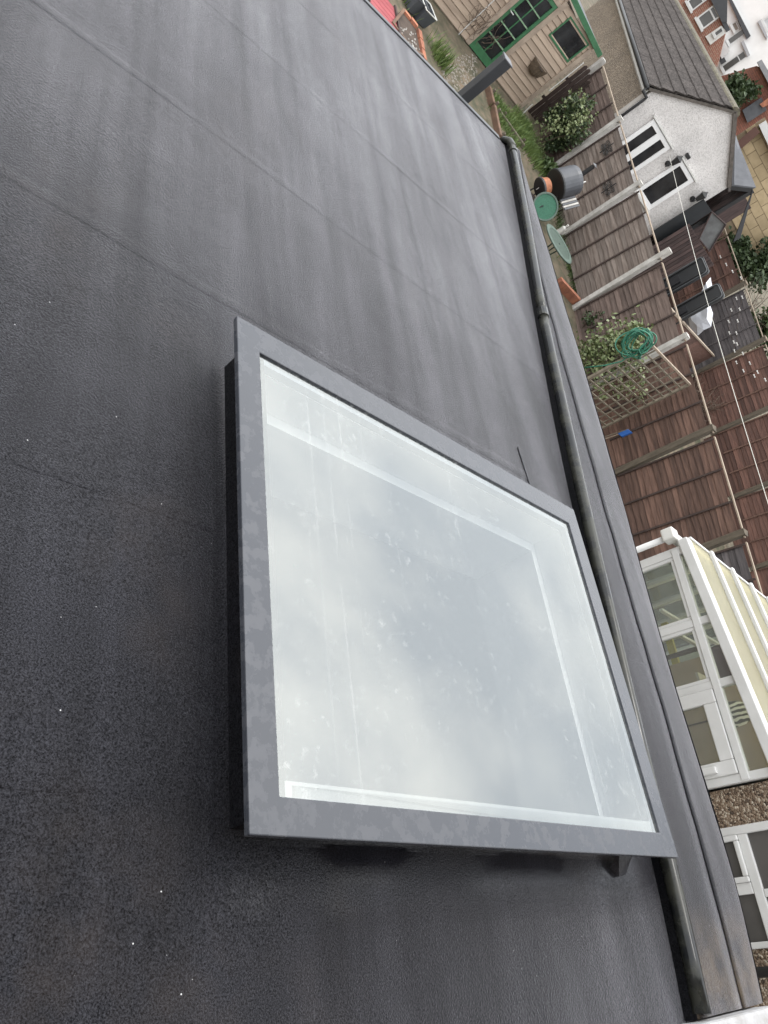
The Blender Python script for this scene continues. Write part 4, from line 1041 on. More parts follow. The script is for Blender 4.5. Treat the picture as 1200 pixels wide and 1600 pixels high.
MB().lathe(c2, ax2, [(0, 0), (.185, 0), (.20, .012), (.20, .05), (.17, .055)], 26).build('lid', BLACKPL, t)
MB().par(c2 - ax2 * .012 + Vector((0, 0, -.05)), ax2 * .012, (0, 0, .09), side * .012).build('lid_handle', CONC, t)
MB().box(c2.x - .22, c2.x + .22, c2.y - .22, c2.y + .3, 0, max(.1, c2.z - .22)).build('stand', BATTEN, t)

# round tables
def round_table(px, rpx, label, hgt, rad):
    P = on_g(px, hgt)
    t = thing('garden_table', label, 'table', (P.x, P.y, gz(P.x)), 0, 'round green garden tables')
    h = P.z - gz(P.x)
    MB().lathe((0, 0, h), (0, 0, 1), [(.025, 0), (rad * .80, 0), (rad * .80, -.012), (.025, -.012), (.025, 0)], 36).build('tabletop', GREENT, t)
    MB().lathe((0, 0, h), (0, 0, 1), [(rad * .8, .004), (rad * .97, .010), (rad, 0), (rad * .98, -.02), (rad * .8, -.012), (rad * .8, .004)], 36).build('rim', mat('pale_green_rim', (.085, .125, .10), (.05, .08, .062), .55, 12) if 'pale_green_rim' not in bpy.data.materials else bpy.data.materials['pale_green_rim'], t, smooth=True)
    for k in range(3):
        a = R(120 * k + 20); MB().tube([(rad * .25 * math.cos(a), rad * .25 * math.sin(a), h - .02), (rad * .16 * math.cos(a), rad * .16 * math.sin(a), h * .5), (rad * .62 * math.cos(a), rad * .62 * math.sin(a), 0)], .014, 6).build('leg', GREENT, t)
round_table((874, 381), 0, 'large round green glass topped garden table with a centre hole', .62, .42)
P = on_g((852, 323), .5)
t = thing('round_tray', 'small round green mesh tray tilted on a stand beside the smoker', 'tray', (P.x, P.y, gz(P.x)))
GM = mat('green_mesh_fabric', (.04, .14, .088), (.022, .085, .052), .8, 50)
h = P.z - gz(P.x); tcam = (EYE - P); tcam.z = 0; tcam.normalize(); ta = (Vector((0, 0, .62)) + tcam * .78 + Vector((.2, 0, 0))).normalized()
MB().lathe((0, 0, h), ta, [(0, .0), (.235, .0), (.235, -.02), (0, -.02)], 30).build('mesh_base', GM, t)
MB().lathe((0, 0, h), ta, [(.23, .012), (.255, .016), (.265, 0), (.25, -.028), (.23, -.02), (.23, .012)], 30).build('rim', bpy.data.materials['pale_green_rim'], t)
for k in range(3):
    a = R(120 * k + 45); MB().tube([Vector((0, 0, h)) - ta * .02 + Vector((.06 * math.cos(a), .06 * math.sin(a), 0)), (.2 * math.cos(a), .2 * math.sin(a), 0)], .012, 6).build('stand_leg', IRON, t)
# white bottle by the post
P = on_y((879, 358), 11.2)
t = thing('white_bottle', 'small white bottle resting by the concrete post near the round table', 'bottle', (P.x, P.y, P.z - .12))
MB().lathe((0, 0, 0), (0, 0, 1), [(0, 0), (.05, 0), (.05, .16), (.02, .2), (.02, .24), (0, .24)], 14).build('body', UPVC_D, t)
MB().lathe((0, 0, .24), (0, 0, 1), [(.024, -.02), (.024, .02), (0, .02)], 10).build('cap', LIGHTM, t)
# brick edging below post 3
A_ = on_g((876, 440), .14); B_ = on_g((910, 477), .14); d_ = B_ - A_; nbk = 5; s_ = Vector((0, 0, 1)).cross(d_).normalized() * .11
t = thing('brick_edging', 'orange brick edging strip at the foot of the fence', 'edging', (A_.x, A_.y, gz(A_.x)))
for i in range(nbk): WB().par(A_ + d_ * (i / nbk) - Vector((0, 0, .2)), d_ * (.95 / nbk), s_, (0, 0, .24)).build('brick', BRICK_O, t, bevel=.006)

# iron ornaments on the fence
def ornament(px, label):
    P = on_pl(px, ftop(0) + Vector((0, -.06, 0)), Vector((-FS.y, FS.x, 0)).normalized())
    t = thing('wall_ornament', label, 'ornament', P, math.atan2(fdir.y, fdir.x), 'iron scroll ornaments')
    for s1 in (-1, 1):
        for s2 in (-1, 1):
            pts = []
            for i in range(22):
                a = i / 21 * 4.2 * math.pi; r_ = .008 + .075 * i / 21
                pts.append((s1 * (.09 + r_ * math.cos(a)), 0, s2 * (.055 + r_ * math.sin(a) * .8)))
            MB().tube(pts, .0075, 5).build('scroll', IRON, t)
    MB().tube([(0, 0, -.17), (0, 0, .17)], .011, 6).build('stem', IRON, t)
ornament((948, 231), 'black iron scroll ornament, the higher one near the white gable')
ornament((951, 294), 'black iron scroll ornament, the one nearer the white concrete post')

# ------------------------------------------------------------------ trellis, ivy, hose, brush
tA = on_y((1076, 600), ftop(3.7).y - .12)
tN_top = EYE + ray((1014, 536)) * ((tA.z - CZ - .0) / ray((1014, 536)).z)
tn = Vector((tN_top.x, tN_top.y, 0)); tfar = Vector((tA.x, tA.y, 0)); ztop = tA.z
tr = thing('trellis_panel', 'weathered wooden lattice trellis standing out from the fence', 'trellis', (tn.x, tn.y, gz(tn.x)))
zb_ = gz(tn.x) + .1; dv = tfar - tn; dvl = dv.length
TRW = mat('trellis_wood', (.24, .205, .155), (.15, .128, .095), .85, 6, rnd=.12, stretch=(3, 3, 1))
sd_ = dv.normalized().cross(Vector((0, 0, 1))) * .022
WB().par(tn + Vector((0, 0, zb_ - .1)), dv.normalized() * .06, sd_ * 2, (0, 0, ztop - zb_ + .16)).build('stile', TRW, tr)
WB().par(tfar - dv.normalized() * .04 + Vector((0, 0, zb_ - .1)), dv.normalized() * .04, sd_ * 2, (0, 0, ztop - zb_ + .1)).build('stile', TRW, tr)
WB().par(tn + Vector((0, 0, ztop)), dv, sd_ * 2, (0, 0, .035)).build('top_rail', CAPWOOD, tr)
nh = 11
for i in range(nh):
    z = zb_ + (ztop - zb_) * i / nh
    WB().par(tn + Vector((0, 0, z)) + sd_ * .2, dv, sd_ * .7, (0, 0, .028)).build('slat', TRW, tr)
nv = max(5, int(dvl / .19))
for i in range(1, nv):
    WB().par(tn + dv * (i / nv) + Vector((0, 0, zb_)) + sd_ * .95, dv.normalized() * .028, sd_ * .6, (0, 0, ztop - zb_)).build('slat', TRW, tr)
# ivy
iv = thing('ivy', 'pale green ivy climbing behind the trellis and up the concrete post', 'ivy', (tn.x - .3, tn.y + .6, gz(tn.x)))
b = WB(); rnd = random.Random(17)
for i in range(1500):
    s = rnd.random(); q = on_y((905 + 110 * s + rnd.gauss(0, 5), 560 - 38 * s + rnd.gauss(0, 16)), 11.45 - rnd.random() * .3)
    if s > .8: q.z -= rnd.random() * .35
    d = Vector((rnd.gauss(0, 1), rnd.gauss(0, 1) - .4, rnd.gauss(0, 1))).normalized(); e = d.cross(Vector((rnd.gauss(0, 1), rnd.gauss(0, 1), rnd.gauss(0, 1)))).normalized(); L_ = rnd.uniform(.05, .11)
    b.add([q, q + d * L_ * .5 + e * L_ * .38, q + d * L_, q + d * L_ * .5 - e * L_ * .38], [(0, 1, 2, 3)])
for i in range(500):
    q = on_y((rnd.uniform(930, 1010), rnd.uniform(565, 625)), 11.5 - rnd.random() * .2)
    d = Vector((rnd.gauss(0, 1), rnd.gauss(0, 1) - .4, rnd.gauss(0, 1))).normalized(); e = d.cross(Vector((rnd.gauss(0, 1), rnd.gauss(0, 1), rnd.gauss(0, 1)))).normalized(); L_ = rnd.uniform(.04, .09)
    b.add([q, q + d * L_ * .5 + e * L_ * .38, q + d * L_, q + d * L_ * .5 - e * L_ * .38], [(0, 1, 2, 3)])
b.build('leaves', LEAF_L, iv, kind='stuff')
w = WB()
for i in range(9):
    p0_ = on_y((908 + rnd.uniform(-5, 20), 570 + rnd.uniform(-15, 15)), 11.5); p1_ = on_y((1000 + rnd.uniform(-30, 20), 530 + rnd.uniform(-15, 25)), 11.5); pm_ = p0_.lerp(p1_, .5) + Vector((rnd.uniform(-.1, .1), 0, rnd.uniform(-.1, .1)))
    w.tube([p0_, pm_, p1_], .008, 4)
w.build('stems', TWIG, iv, kind='stuff')
# hose coil
hc = EYE + ray((996, 535)).normalized() * ((tn - Vector((0, 0, 0))).length / math.cos(math.asin(-ray((996, 535)).normalized().z)))
hd = (EYE - hc).normalized(); hu = Vector((0, 0, 1)) - hd * hd.z; hu.normalize(); hr = hu.cross(hd)
t = thing('garden_hose', 'coiled green garden hose hung on the trellis corner', 'hose', hc)
rnd = random.Random(2)
pts = []
for i in range(11 * 24):
    a = i / 24 * 2 * math.pi; lp = i // 24; r1 = .165 + .04 * math.sin(lp * 2.3); r2 = .20 + .035 * math.cos(lp * 1.7); ph = .25 * math.sin(lp * 1.1)
    pts.append(hr * (r1 * math.cos(a + ph) + .04 * math.sin(lp * 3.1)) + hu * (r2 * math.sin(a) - .05 * math.sin(lp * 2.1)) + hd * (.05 + .018 * (lp % 5) + .03 * math.sin(a * 2 + lp)) + Vector((noise.noise(Vector((a * .35, 1, lp * .4))), noise.noise(Vector((a * .35, 7, lp * .4))), noise.noise(Vector((a * .35, 13, lp * .4))))) * .10)
MB().tube(pts, .0115, 6).build('coil', HOSE, t, smooth=True)
e_ = pts[-1]; MB().tube([e_, e_ + hr * .05 - hu * .25, e_ - hr * .02 - hu * .5, e_ - hr * .15 - hu * .8], .0115, 6).build('tail', HOSE, t, smooth=True)
MB().tube([hr * .06 + hu * .16, hr * -.02 + hu * .2 + hd * .12], .014, 6).build('hook', TRW, t)
# brush
bA = on_y((957, 683), 11.6); bB = on_y((983, 672), 11.6)
t = thing('blue_brush', 'blue backed brush with bare stick leaning on the brown fence', 'brush', (bA.x - .4, bA.y, gz(bA.x)))
BLUE = mat('blue_plastic', (.03, .13, .45), (.02, .10, .36), .45)
dB = (bB - bA); u_ = dB.normalized()
WB().par(bA + u_ * .12, u_ * .2, Vector((.1, 0, .05)), (0, -.05, 0)).build('head', BLUE, t, bevel=.01)
WB().tube([bA + u_ * -.9 + Vector((-.1, 0, 0)), bA + u_ * .16], .012, 6).build('stick', CAPWOOD, t)
WB().tube([bA + u_ * -.9 + Vector((-.14, 0, .1)), bA + u_ * .25 + Vector((-.02, 0, .06))], .009, 6).build('handle', TRW, t)

# ------------------------------------------------------------------ conservatory
KY = 7.4; kz = 0.0
def cz_(p): return on_y(p, KY)
XA = cz_((1070, 850)).x; XE = -1.16; ZTR = on_y((1058, 869), KY).z; ZL = cz_((1070, 850)).z; ZR = ZL + (XE - XA) * (.15 / 2.06)
con = thing('conservatory', 'white framed lean-to conservatory with cream ribbed roof', 'conservatory', (XA, KY, kz))
def rake(x): return ZL + (x - XA) * (ZR - ZL) / (XE - XA)
FW = .075; FD = .07
xs_m = [XA, -2.655, -2.035]
for i, x in enumerate(xs_m): WB().box(x - (0 if i == 0 else FW / 2), x + (FW * 1.2 if i == 0 else FW / 2), KY - .012, KY + FD, kz, rake(x) - .02).build('post', UPVC, con, bevel=.008)
WB().box(XE - FW, XE, KY - .012, KY + FD, kz, rake(XE) - .02).build('post', UPVC, con, bevel=.008)
WB().box(XA + .02, XE - .01, KY - .02, KY + FD - .01, ZTR - .045, ZTR + .03).build('transom', UPVC, con, bevel=.008)
WB().par((XA - .05, KY - .05, ZL - .05), (XE - XA + .05, 0, ZR - ZL + .0), (0, .13, 0), (0, 0, .10)).build('rake_bar', UPVC, con, bevel=.01)
CGL = glass_material('conservatory_glass', 1.6, (.88, .92, .90), dirt_haze=.32)  # pale haze mixed into the glass colour to lighten the dark panes
bays = [(XA + .09, -2.655 - .037), (-2.655 + .037, -2.035 - .037), (-2.035 + .037, XE - FW)]
for i, (x0, x1) in enumerate(bays):
    b = WB(); b.prism([(x0, KY + .03, ZTR + .03), (x1, KY + .03, ZTR + .03), (x1, KY + .03, rake(x1) - .05), (x0, KY + .03, max(rake(x0) - .05, ZTR + .035))], (0, .006, 0)); b.build('pane', CGL, con)
    if i < 2:
        b = WB(); b.box(x0, x1, KY + .03, KY + .036, .62, ZTR - .045); b.build('pane', CGL, con)
        w = WB(); t_ = .035
        w.box(x0, x0 + t_, KY - .004, KY + .05, .62, ZTR - .046).box(x1 - t_, x1, KY - .004, KY + .05, .62, ZTR - .046).box(x0 + t_, x1 - t_, KY - .004, KY + .05, ZTR - .046 - t_, ZTR - .046).box(x0 + t_, x1 - t_, KY - .004, KY + .05, .62, .62 + t_)
        w.build('sash', UPVC, con, bevel=.006)
        WB().box(x0, x1, KY + .0, KY + .06, kz, .615).build('lower_panel', UPVC, con)
x0, x1 = bays[2]; t_ = .125
d = WB(); d.box(x0, x0 + t_, KY - .03, KY + .04, kz + .02, ZTR - .05).box(x1 - t_, x1, KY - .03, KY + .04, kz + .02, ZTR - .05).box(x0 + t_, x1 - t_, KY - .03, KY + .04, ZTR - .05 - t_, ZTR - .05).box(x0 + t_, x1 - t_, KY - .03, KY + .04, kz + .02, .8)
door2 = d.build('door', UPVC, con, bevel=.01)
WB().box(x0 + t_, x1 - t_, KY + .0, KY + .006, .8, ZTR - .05 - t_).build('pane', CGL, door2)
hp = cz_((1110, 1222)); WB().box(x1 - .09, x1 - .03, KY - .07, KY - .03, hp.z - .06, hp.z + .1).build('handle', UPVC, door2, bevel=.01)
# end wall facing the garden, roof bars and panels
KD = 3.1
WB().box(XA, XA + .06, KY + FD + .01, KY + KD, kz, .62).build('end_dwarf_wall', UPVC_D, con)
ny_ = 5
for i in range(1, ny_ + 1):
    y = KY + KD * i / ny_; WB().box(XA, XA + .06, y - .06, y, .62, ZL - .06).build('post', UPVC, con)
WB().box(XA + .02, XA + .026, KY + FD + .01, KY + KD - .07, .62, ZL - .08).build('end_glazing', CGL, con)
WB().box(XA - .03, XA + .06, KY + .085, KY + KD, ZL - .09, ZL - .02).build('eaves_beam', UPVC, con)
sp = KD / 5
for i in range(1, 6):
    y = KY + sp * i
    WB().par((XA - .10, y - .03, ZL + .035), (XE - XA + .08, 0, ZR - ZL), (0, .06, 0), (0, 0, .05)).build('roof_bar', UPVC, con, bevel=.012)
for i in range(5):
    y0_ = KY + sp * i + (.085 if i == 0 else .032); y1_ = KY + sp * (i + 1) - .032
    WB().par((XA - .07, y0_, ZL + .02), (XE - XA + .05, 0, ZR - ZL), (0, y1_ - y0_, 0), (0, 0, .02)).build('roof_sheet', CREAM, con)
    WB().box(XA - .095, XA - .07, y0_, y1_, ZL + .0, ZL + .055).build('sheet_end_trim', UPVC, con)
# gutter with outlet
gy = KY - .02
WB().tube([(XA - .13, gy, ZL - .10), (XA - .13, KY + KD, ZL - .10)], .055, 10).build('gutter', UPVC, con, smooth=True)
WB().box(XA - .19, XA - .06, gy - .10, gy + .05, ZL - .17, ZL - .04).build('hopper', UPVC_D, con, bevel=.015)
WB().tube([(XA - .11, gy - .03, ZL - .12), (XA - .11, gy - .03, kz)], .034, 10).build('downpipe', UPVC, con, smooth=True)
# inside
INW = mat('conservatory_inner_wall', (.62, .65, .63), (.50, .53, .51), .8, 25, bump=.5, bscale=60)
WB().box(XA + .1, XE - .02, KY + KD - .05, KY + KD, kz, ZL - .1).build('inner_wall', INW, con)
WB().box(XA + .1, XE - .02, KY + .09, KY + KD - .06, kz + .02, kz + .05).build('floor', mat('con_floor', (.55, .51, .44), None, .6), con)
WB().box(XE - .06, XE - .02, KY + .09, KY + KD - .06, kz + .05, ZR - .12).build('inner_wall', INW, con)  # pale lining added over the dark house wall to brighten the interior
YEL = mat('yellow_rail', (.42, .36, .05), None, .5)
WB().box(XA + .12, XA + .95, KY + 1.6, KY + 1.66, ZTR - .9, ZTR - .82).build('blind_rail', YEL, con)
for k_, xx in enumerate((-3.1, -2.9)): WB().box(xx, xx + .03, KY + .5, KY + 2.8, ZTR - .5, ZTR - .46).build('ceiling_tie', UPVC, con)
c_ = on_y((1128, 1035), KY + .75)
t = thing('dining_chair', 'purple padded chair back inside the conservatory', 'chair', (c_.x, c_.y, kz + .05))
PUR = mat('purple_fabric', (.05, .022, .045), (.035, .016, .03), .9)
hz_ = c_.z - kz - .05
b = MB(); b.lathe((0, 0, hz_), (0, -1, .15), [(0, .03), (.15, .03), (.19, .0), (.19, -.05), (0, -.06)], 20); b.build('backrest', PUR, t)
MB().box(-.22, .22, -.1, .36, .42, .49).build('seat', PUR, t, bevel=.03)
for sx_ in (-.19, .19):
    for sy_ in (-.06, .32): MB().box(sx_ - .02, sx_ + .02, sy_ - .02, sy_ + .02, 0, .42).build('leg', BATTEN, t)
    MB().box(sx_ - .02, sx_ + .02, -.09, -.05, .49, hz_ - .05).build('back_post', BATTEN, t)
q = [on_y(p, KY + .9) for p in ((1120, 1072), (1152, 1062), (1170, 1150), (1136, 1160))]
cc = sum(q, Vector()) / 4
CARD = mat('tan_cupboard', (.42, .33, .25), (.34, .26, .20), .7)
t = thing('cupboard', 'tan cupboard standing behind the conservatory glass door', 'cupboard', (cc.x, KY + 1.3, kz + .05))
MB().box(-.75, .62, 0, .45, 0, cc.z - kz + .12).build('carcass', CARD, t)
MB().box(-.77, .64, -.02, .46, cc.z - kz + .12, cc.z - kz + .15).build('top', mat('tan_top', (.30, .24, .18), None, .5), t)
MB().box(-.06, -.045, -.012, -.001, .05, cc.z - kz + .08).build('door_gap', BATTEN, t)
# zebra striped vase print
zp = bpy.data.materials.new('zebra_stripes'); zp.use_nodes = True
n = zp.node_tree.nodes; l = zp.node_tree.links; wv = n.new('ShaderNodeTexWave'); wv.inputs['Scale'].default_value = 7; wv.inputs['Distortion'].default_value = 6
tcz = n.new('ShaderNodeTexCoord'); l.new(tcz.outputs['Object'], wv.inputs[0]); rz = n.new('ShaderNodeValToRGB'); rz.color_ramp.elements[0].position = .45; rz.color_ramp.elements[1].position = .55; rz.color_ramp.elements[0].color = (.02, .02, .02, 1); rz.color_ramp.elements[1].color = (.7, .68, .64, 1)
l.new(wv.outputs[0], rz.inputs[0]); l.new(rz.outputs[0], n['Principled BSDF'].inputs['Base Color'])
v0 = on_y((1150, 1115), KY + .45)
t = thing('striped_vase', 'black and white striped vase behind the conservatory window', 'vase', (v0.x, v0.y, v0.z - .2))
MB().lathe((0, 0, 0), (0, 0, 1), [(0, 0), (.06, 0), (.10, .06), (.125, .16), (.11, .26), (.06, .33), (.05, .36), (.07, .40), (.045, .40), (.04, .34)], 20).build('body', zp, t, smooth=True)
MB().lathe((0, 0, .40), (0, 0, 1), [(.07, 0), (.075, .008), (.07, .015), (.05, .01)], 20).build('rim', IRON, t)
o = WB().box(v0.x - .45, v0.x + .55, v0.y - .12, v0.y + .22, v0.z - .225, v0.z - .2).build('shelf', mat('pale_shelf', (.5, .46, .4), None, .5), None); tag(o, 'pale shelf under the striped vase in the conservatory', 'shelf')

# ------------------------------------------------------------------ neighbour's house
HX0 = -1.15
nh_ = thing('pebbledash_house', 'brown pebbledash house wall with white windows beside the conservatory', 'house', (HX0, 7.5, 0))
WX0 = on_y((1131, 1293), KY).x; WX1 = on_y((1183, 1483), KY).x; WZb = 1.15; WZt = 3.1
def wseg(x0, x1, z0, z1): WB().box(x0, x1, KY + .05, KY + .3, z0, z1).build('wall', PEB_HOUSE, nh_)
wseg(HX0 + .012, WX0, 0, 5.6); wseg(WX1, 7.5, 0, 5.6); wseg(WX0, WX1, 0, WZb); wseg(WX0, WX1, WZt, 5.6)
WB().box(HX0, HX0 + .25, KY + .302, KY + 8, 0, 5.598).build('rear_wall', PEB_HOUSE, nh_)
WB().prism([(HX0 - .3, KY - .25, 5.6), (HX0 - .3, KY + 8.3, 5.6), (3.2, KY + 4, 8.2)], (.0, 0, .08)).build('roof_hip', TILE, nh_)
WB().prism([(HX0 - .3, KY - .25, 5.6), (7.8, KY - .25, 5.6), (7.8, KY + 4, 8.2), (3.2, KY + 4, 8.2)], (0, 0, .08)).build('roof_slope', TILE, nh_)
tz = on_y((1163, 1338), KY).z
xm = on_y((1165, 1388), KY).x
FR = WB(); t_ = .07
Yw = KY + .06
for bb in ((WX0, WX0 + t_, WZb, WZt), (WX1 - t_ * .7, WX1, WZb, WZt), (WX0 + t_, WX1 - t_ * .7, WZt - t_, WZt), (WX0 + t_, WX1 - t_ * .7, WZb, WZb + t_), (WX0 + t_, WX1 - t_ * .7, tz - .02, tz + .06), (xm - .045, xm + .045, WZb + t_, tz - .02), (xm + .02, xm + .08, tz + .06, WZt - t_)):
    FR.box(bb[0], bb[1], Yw - .03, Yw + .05, bb[2], bb[3])
win = FR.build('window', UPVC, nh_, bevel=.008)
S = WB(); sa = .045
for (a_, c_, z0, z1) in ((WX0 + t_, xm - .045, WZb + t_, tz - .02),):
    S.box(a_, a_ + sa, Yw - .05, Yw + .03, z0, z1).box(c_ - sa, c_, Yw - .05, Yw + .03, z0, z1).box(a_ + sa, c_ - sa, Yw - .05, Yw + .03, z1 - sa, z1).box(a_ + sa, c_ - sa, Yw - .05, Yw + .03, z0, z0 + sa)
S.build('sash', UPVC, win, bevel=.01)
WB().box(WX0 + t_ + sa, xm - .045 - sa, Yw + .0, Yw + .008, WZb + t_ + sa, tz - .02 - sa).build('pane', GREYGLASS, win)
WB().box(xm + .045, WX1 - t_ * .7, Yw + .0, Yw + .008, WZb + t_, tz - .02).build('pane', GREYGLASS, win)
WB().box(WX0 + t_, xm + .02, Yw + .0, Yw + .008, tz + .06, WZt - t_).build('pane', GREYGLASS, win)
WB().box(xm + .08, WX1 - t_ * .7, Yw + .0, Yw + .008, tz + .06, WZt - t_).build('pane', GREYGLASS, win)
WB().box(WX0 - .02, WX1 + .02, KY - .03, KY + .05, WZb - .06, WZb).build('sill', UPVC, win)
WB().tube([(WX1 + .16, KY - .03, 0), (WX1 + .16, KY - .03, 5.5)], .04, 10).build('downpipe', IRON, nh_, smooth=True)

# ------------------------------------------------------------------ far side: shrubs, hedges, houses
fs_ = lambda p, Y: on_y(p, Y)
for i, (px, Y, rad, nl, lm, lb) in enumerate((((1178, 345), 21.5, (1.1, .9, 1.0), 2600, LEAF, 'feathery green conifer shrub behind the far fence near the shelter'), ((1192, 415), 21.0, (1.0, .8, .9), 2200, LEAF_D, 'dark green shrub behind the far fence at the right edge'),
      ((1200, 330), 23.5, (1.3, 1.0, 1.2), 2400, LEAF, 'tall green shrub at the right edge beside the terrace'), ((1150, 395), 20.6, (.7, .6, .6), 1500, LEAF_D, 'dark evergreen shrub just behind the deep red far panel'), ((1198, 520), 20.2, (.8, .6, .6), 1300, LEAF, 'pale green shrub above the red far panel'))):
    P = fs_(px, Y)
    shrub('far_shrub', lb, (P.x, P.y, P.z - rad[2]), rad, nl, .16, 30 + i, lm, 16)
rnd = random.Random(9)
def bare(name, label, px, Y, h, n, seed):
    rnd = random.Random(seed); P = fs_(px, Y); b = WB()
    t = thing(name, label, 'bare bush', (P.x, P.y, P.z - h * .6))
    for i in range(n):
        p = Vector((P.x, P.y, P.z - h * .6)); d = Vector((rnd.gauss(0, .5), rnd.gauss(0, .5), 1)).normalized(); pts = [p]
        for k in range(6): p = p + d * h / 6; d = (d + Vector((rnd.gauss(0, .25), rnd.gauss(0, .25), rnd.gauss(0, .12)))).normalized(); pts.append(p)
        b.tube(pts, [.016, .013, .011, .009, .007, .005, .004], 4)
        for k in (2, 3, 4):
            q = pts[k]; dd = Vector((rnd.gauss(0, 1), rnd.gauss(0, 1), .5)).normalized(); b.tube([q, q + dd * h * .15, q + dd * h * .28 + Vector((0, 0, .05))], [.007, .005, .003], 3)
    b.build('branches', TWIG, t); return t
bare('bare_bush', 'leafless bush of tangled twigs before the beige block wall', (1182, 275), 24, 2.0, 26, 1)
bare('bare_bush', 'leafless brown bush above the right end of the far fence', (1192, 480), 20.0, 1.6, 22, 2)
bare('bare_bush', 'dead reddish stems against the red far panels', (1105, 625), 18.2, 1.2, 24, 3)
# beige block wall terrace
def facade_plane(D): 
    v = Vector((-.775, .632, 0)).normalized(); return EYE + v * D, -v
P_, n_ = facade_plane(27.5)
blk = [on_pl(p, P_, n_) for p in ((1150, 232), (1183, 192), (1215, 262), (1185, 330))]
t = thing('beige_block_wall', 'beige stone block wall of the far terrace right of the gable', 'wall', (blk[0].x, blk[0].y, gz(blk[0].x)))
uu = Vector((0, 0, 1)).cross(n_).normalized(); 
if uu.dot(blk[2] - blk[0]) < 0: uu = -uu
zt_ = max(b_.z for b_ in blk); z0_ = gz(blk[0].x)
BEIGE = mat('beige_block', (.47, .36, .22), (.38, .29, .17), .9, 4, rnd=.12)
wl0 = blk[0] - uu * .3; wl0.z = z0_
rws = int((zt_ - z0_) / .28) + 1
WB().par(wl0 - n_ * .06, uu * 4.0, n_ * .03, (0, 0, rws * .28)).build('mortar', mat('mortar', (.26, .2, .13), None, .95), t)
for r in range(max(0, rws - 7), rws):
    for c in range(9):
        WB().par(wl0 + uu * (c * .44 + (.22 if r % 2 else 0)) + Vector((0, 0, r * .28)) - n_ * .03, uu * .427, n_ * .035, (0, 0, .268)).build('block', BEIGE, t)
# white fascia roof edge above
a_ = on_pl((1186, 196), P_ + n_ * .3, n_); c_ = on_pl((1212, 252), P_ + n_ * .3, n_)
o = WB().par(a_, (c_ - a_) * 1.3, -n_ * 2.0, (0, 0, .2)).build('flat_porch_roof', UPVC, None); tag(o, 'white edged dark porch roof above the beige block wall', 'porch roof')
# brown timber edge
a_ = on_pl((1154, 228), P_ + n_ * .2, n_); c_ = on_pl((1184, 202), P_ + n_ * .2, n_)
o = WB().tube([Vector((a_.x, a_.y, a_.z)), c_], .16, 4).build('brown_post', mat('brown_paint', (.12, .06, .045), None, .8), None); tag(o, 'thick brown timber post left of the beige block wall', 'post')

def prism_px(pxs, P, n, depth): 
    return WB().prism([on_pl(p, P, n) for p in pxs], -n * depth)
WHITEH = mat('white_house_render', (.82, .81, .79), (.76, .75, .73), .8, 2)
BRICKH = brick_material('red_house_brick', (.30, .12, .08), (.22, .09, .065), (.35, .28, .22))
def windowpx(parent, P, n, pxs, mullion=True, fm=UPVC, gm=GREYGLASS):
    q = [on_pl(p, P, n) for p in pxs]                    # bl, tl, tr, br
    up = Vector((0, 0, 1)); u = Vector((0, 0, 1)).cross(n).normalized()
    if u.dot(q[3] - q[0]) < 0: u = -u
    w = ((q[3] - q[0]).dot(u) + (q[2] - q[1]).dot(u)) / 2; h = abs(((q[1].z - q[0].z) + (q[2].z - q[3].z)) / 2); c = sum(q, Vector()) / 4
    o = c - u * w / 2 - up * h / 2; t = min(w, h) * .11
    b = WB(); b.par(o, u * w, up * t, n * .09).par(o + up * (h - t), u * w, up * t, n * .09).par(o + up * t, u * t, up * (h - 2 * t), n * .09).par(o + u * (w - t) + up * t, u * t, up * (h - 2 * t), n * .09)
    if mullion: b.par(o + up * h * .68, u * w, up * t, n * .085)
    wo = b.build('window', fm, parent)
    WB().par(o + u * t + up * t, u * (w - 2 * t), up * (h - 2 * t), n * .04).build('pane', gm, wo)
    WB().par(o - u * .06 - up * .1, u * (w + .12), up * .1, n * .16).build('sill', fm, wo)
P1_, n1_ = facade_plane(46)
# brick house
c0_ = on_pl((1100, 40), P1_, n1_)
bh_ = thing('brick_house', 'red brick house with white window above the tiled ridge', 'house', (c0_.x, c0_.y, gz(-40)))
gw = on_pl((1040, -30), P1_, n1_)
prism_px([(1060, 135), (1030, 25), (1085, -45), (1132, 33), (1136, 42), (1122, 100)], P1_, n1_, 5).build('wall', BRICKH, bh_)
windowpx(bh_, P1_, n1_, [(1088, 27), (1115, 9), (1126, 25), (1099, 47)])
windowpx(bh_, P1_, n1_, [(1072, 2), (1098, -16), (1108, -2), (1083, 16)])
prism_px([(1108, -6), (1137, -12), (1136, 34), (1128, 35)], P1_ + n1_ * .25, n1_, .8).build('roof_verge', DARK_METAL, bh_)
prism_px([(1128, 36), (1134, 32), (1141, 46), (1135, 50)], P1_ + n1_ * .2, n1_, .5).build('gutter_end', DARK_METAL, bh_)
prism_px([(1102, 57), (1127, 40), (1136, 50), (1110, 70)], P1_ + n1_ * .12, n1_, .5).build('porch', UPVC_D, bh_)
windowpx(bh_, P1_ + n1_ * .14, n1_, [(1116, 53), (1125, 43), (1131, 47), (1120, 57)], False)
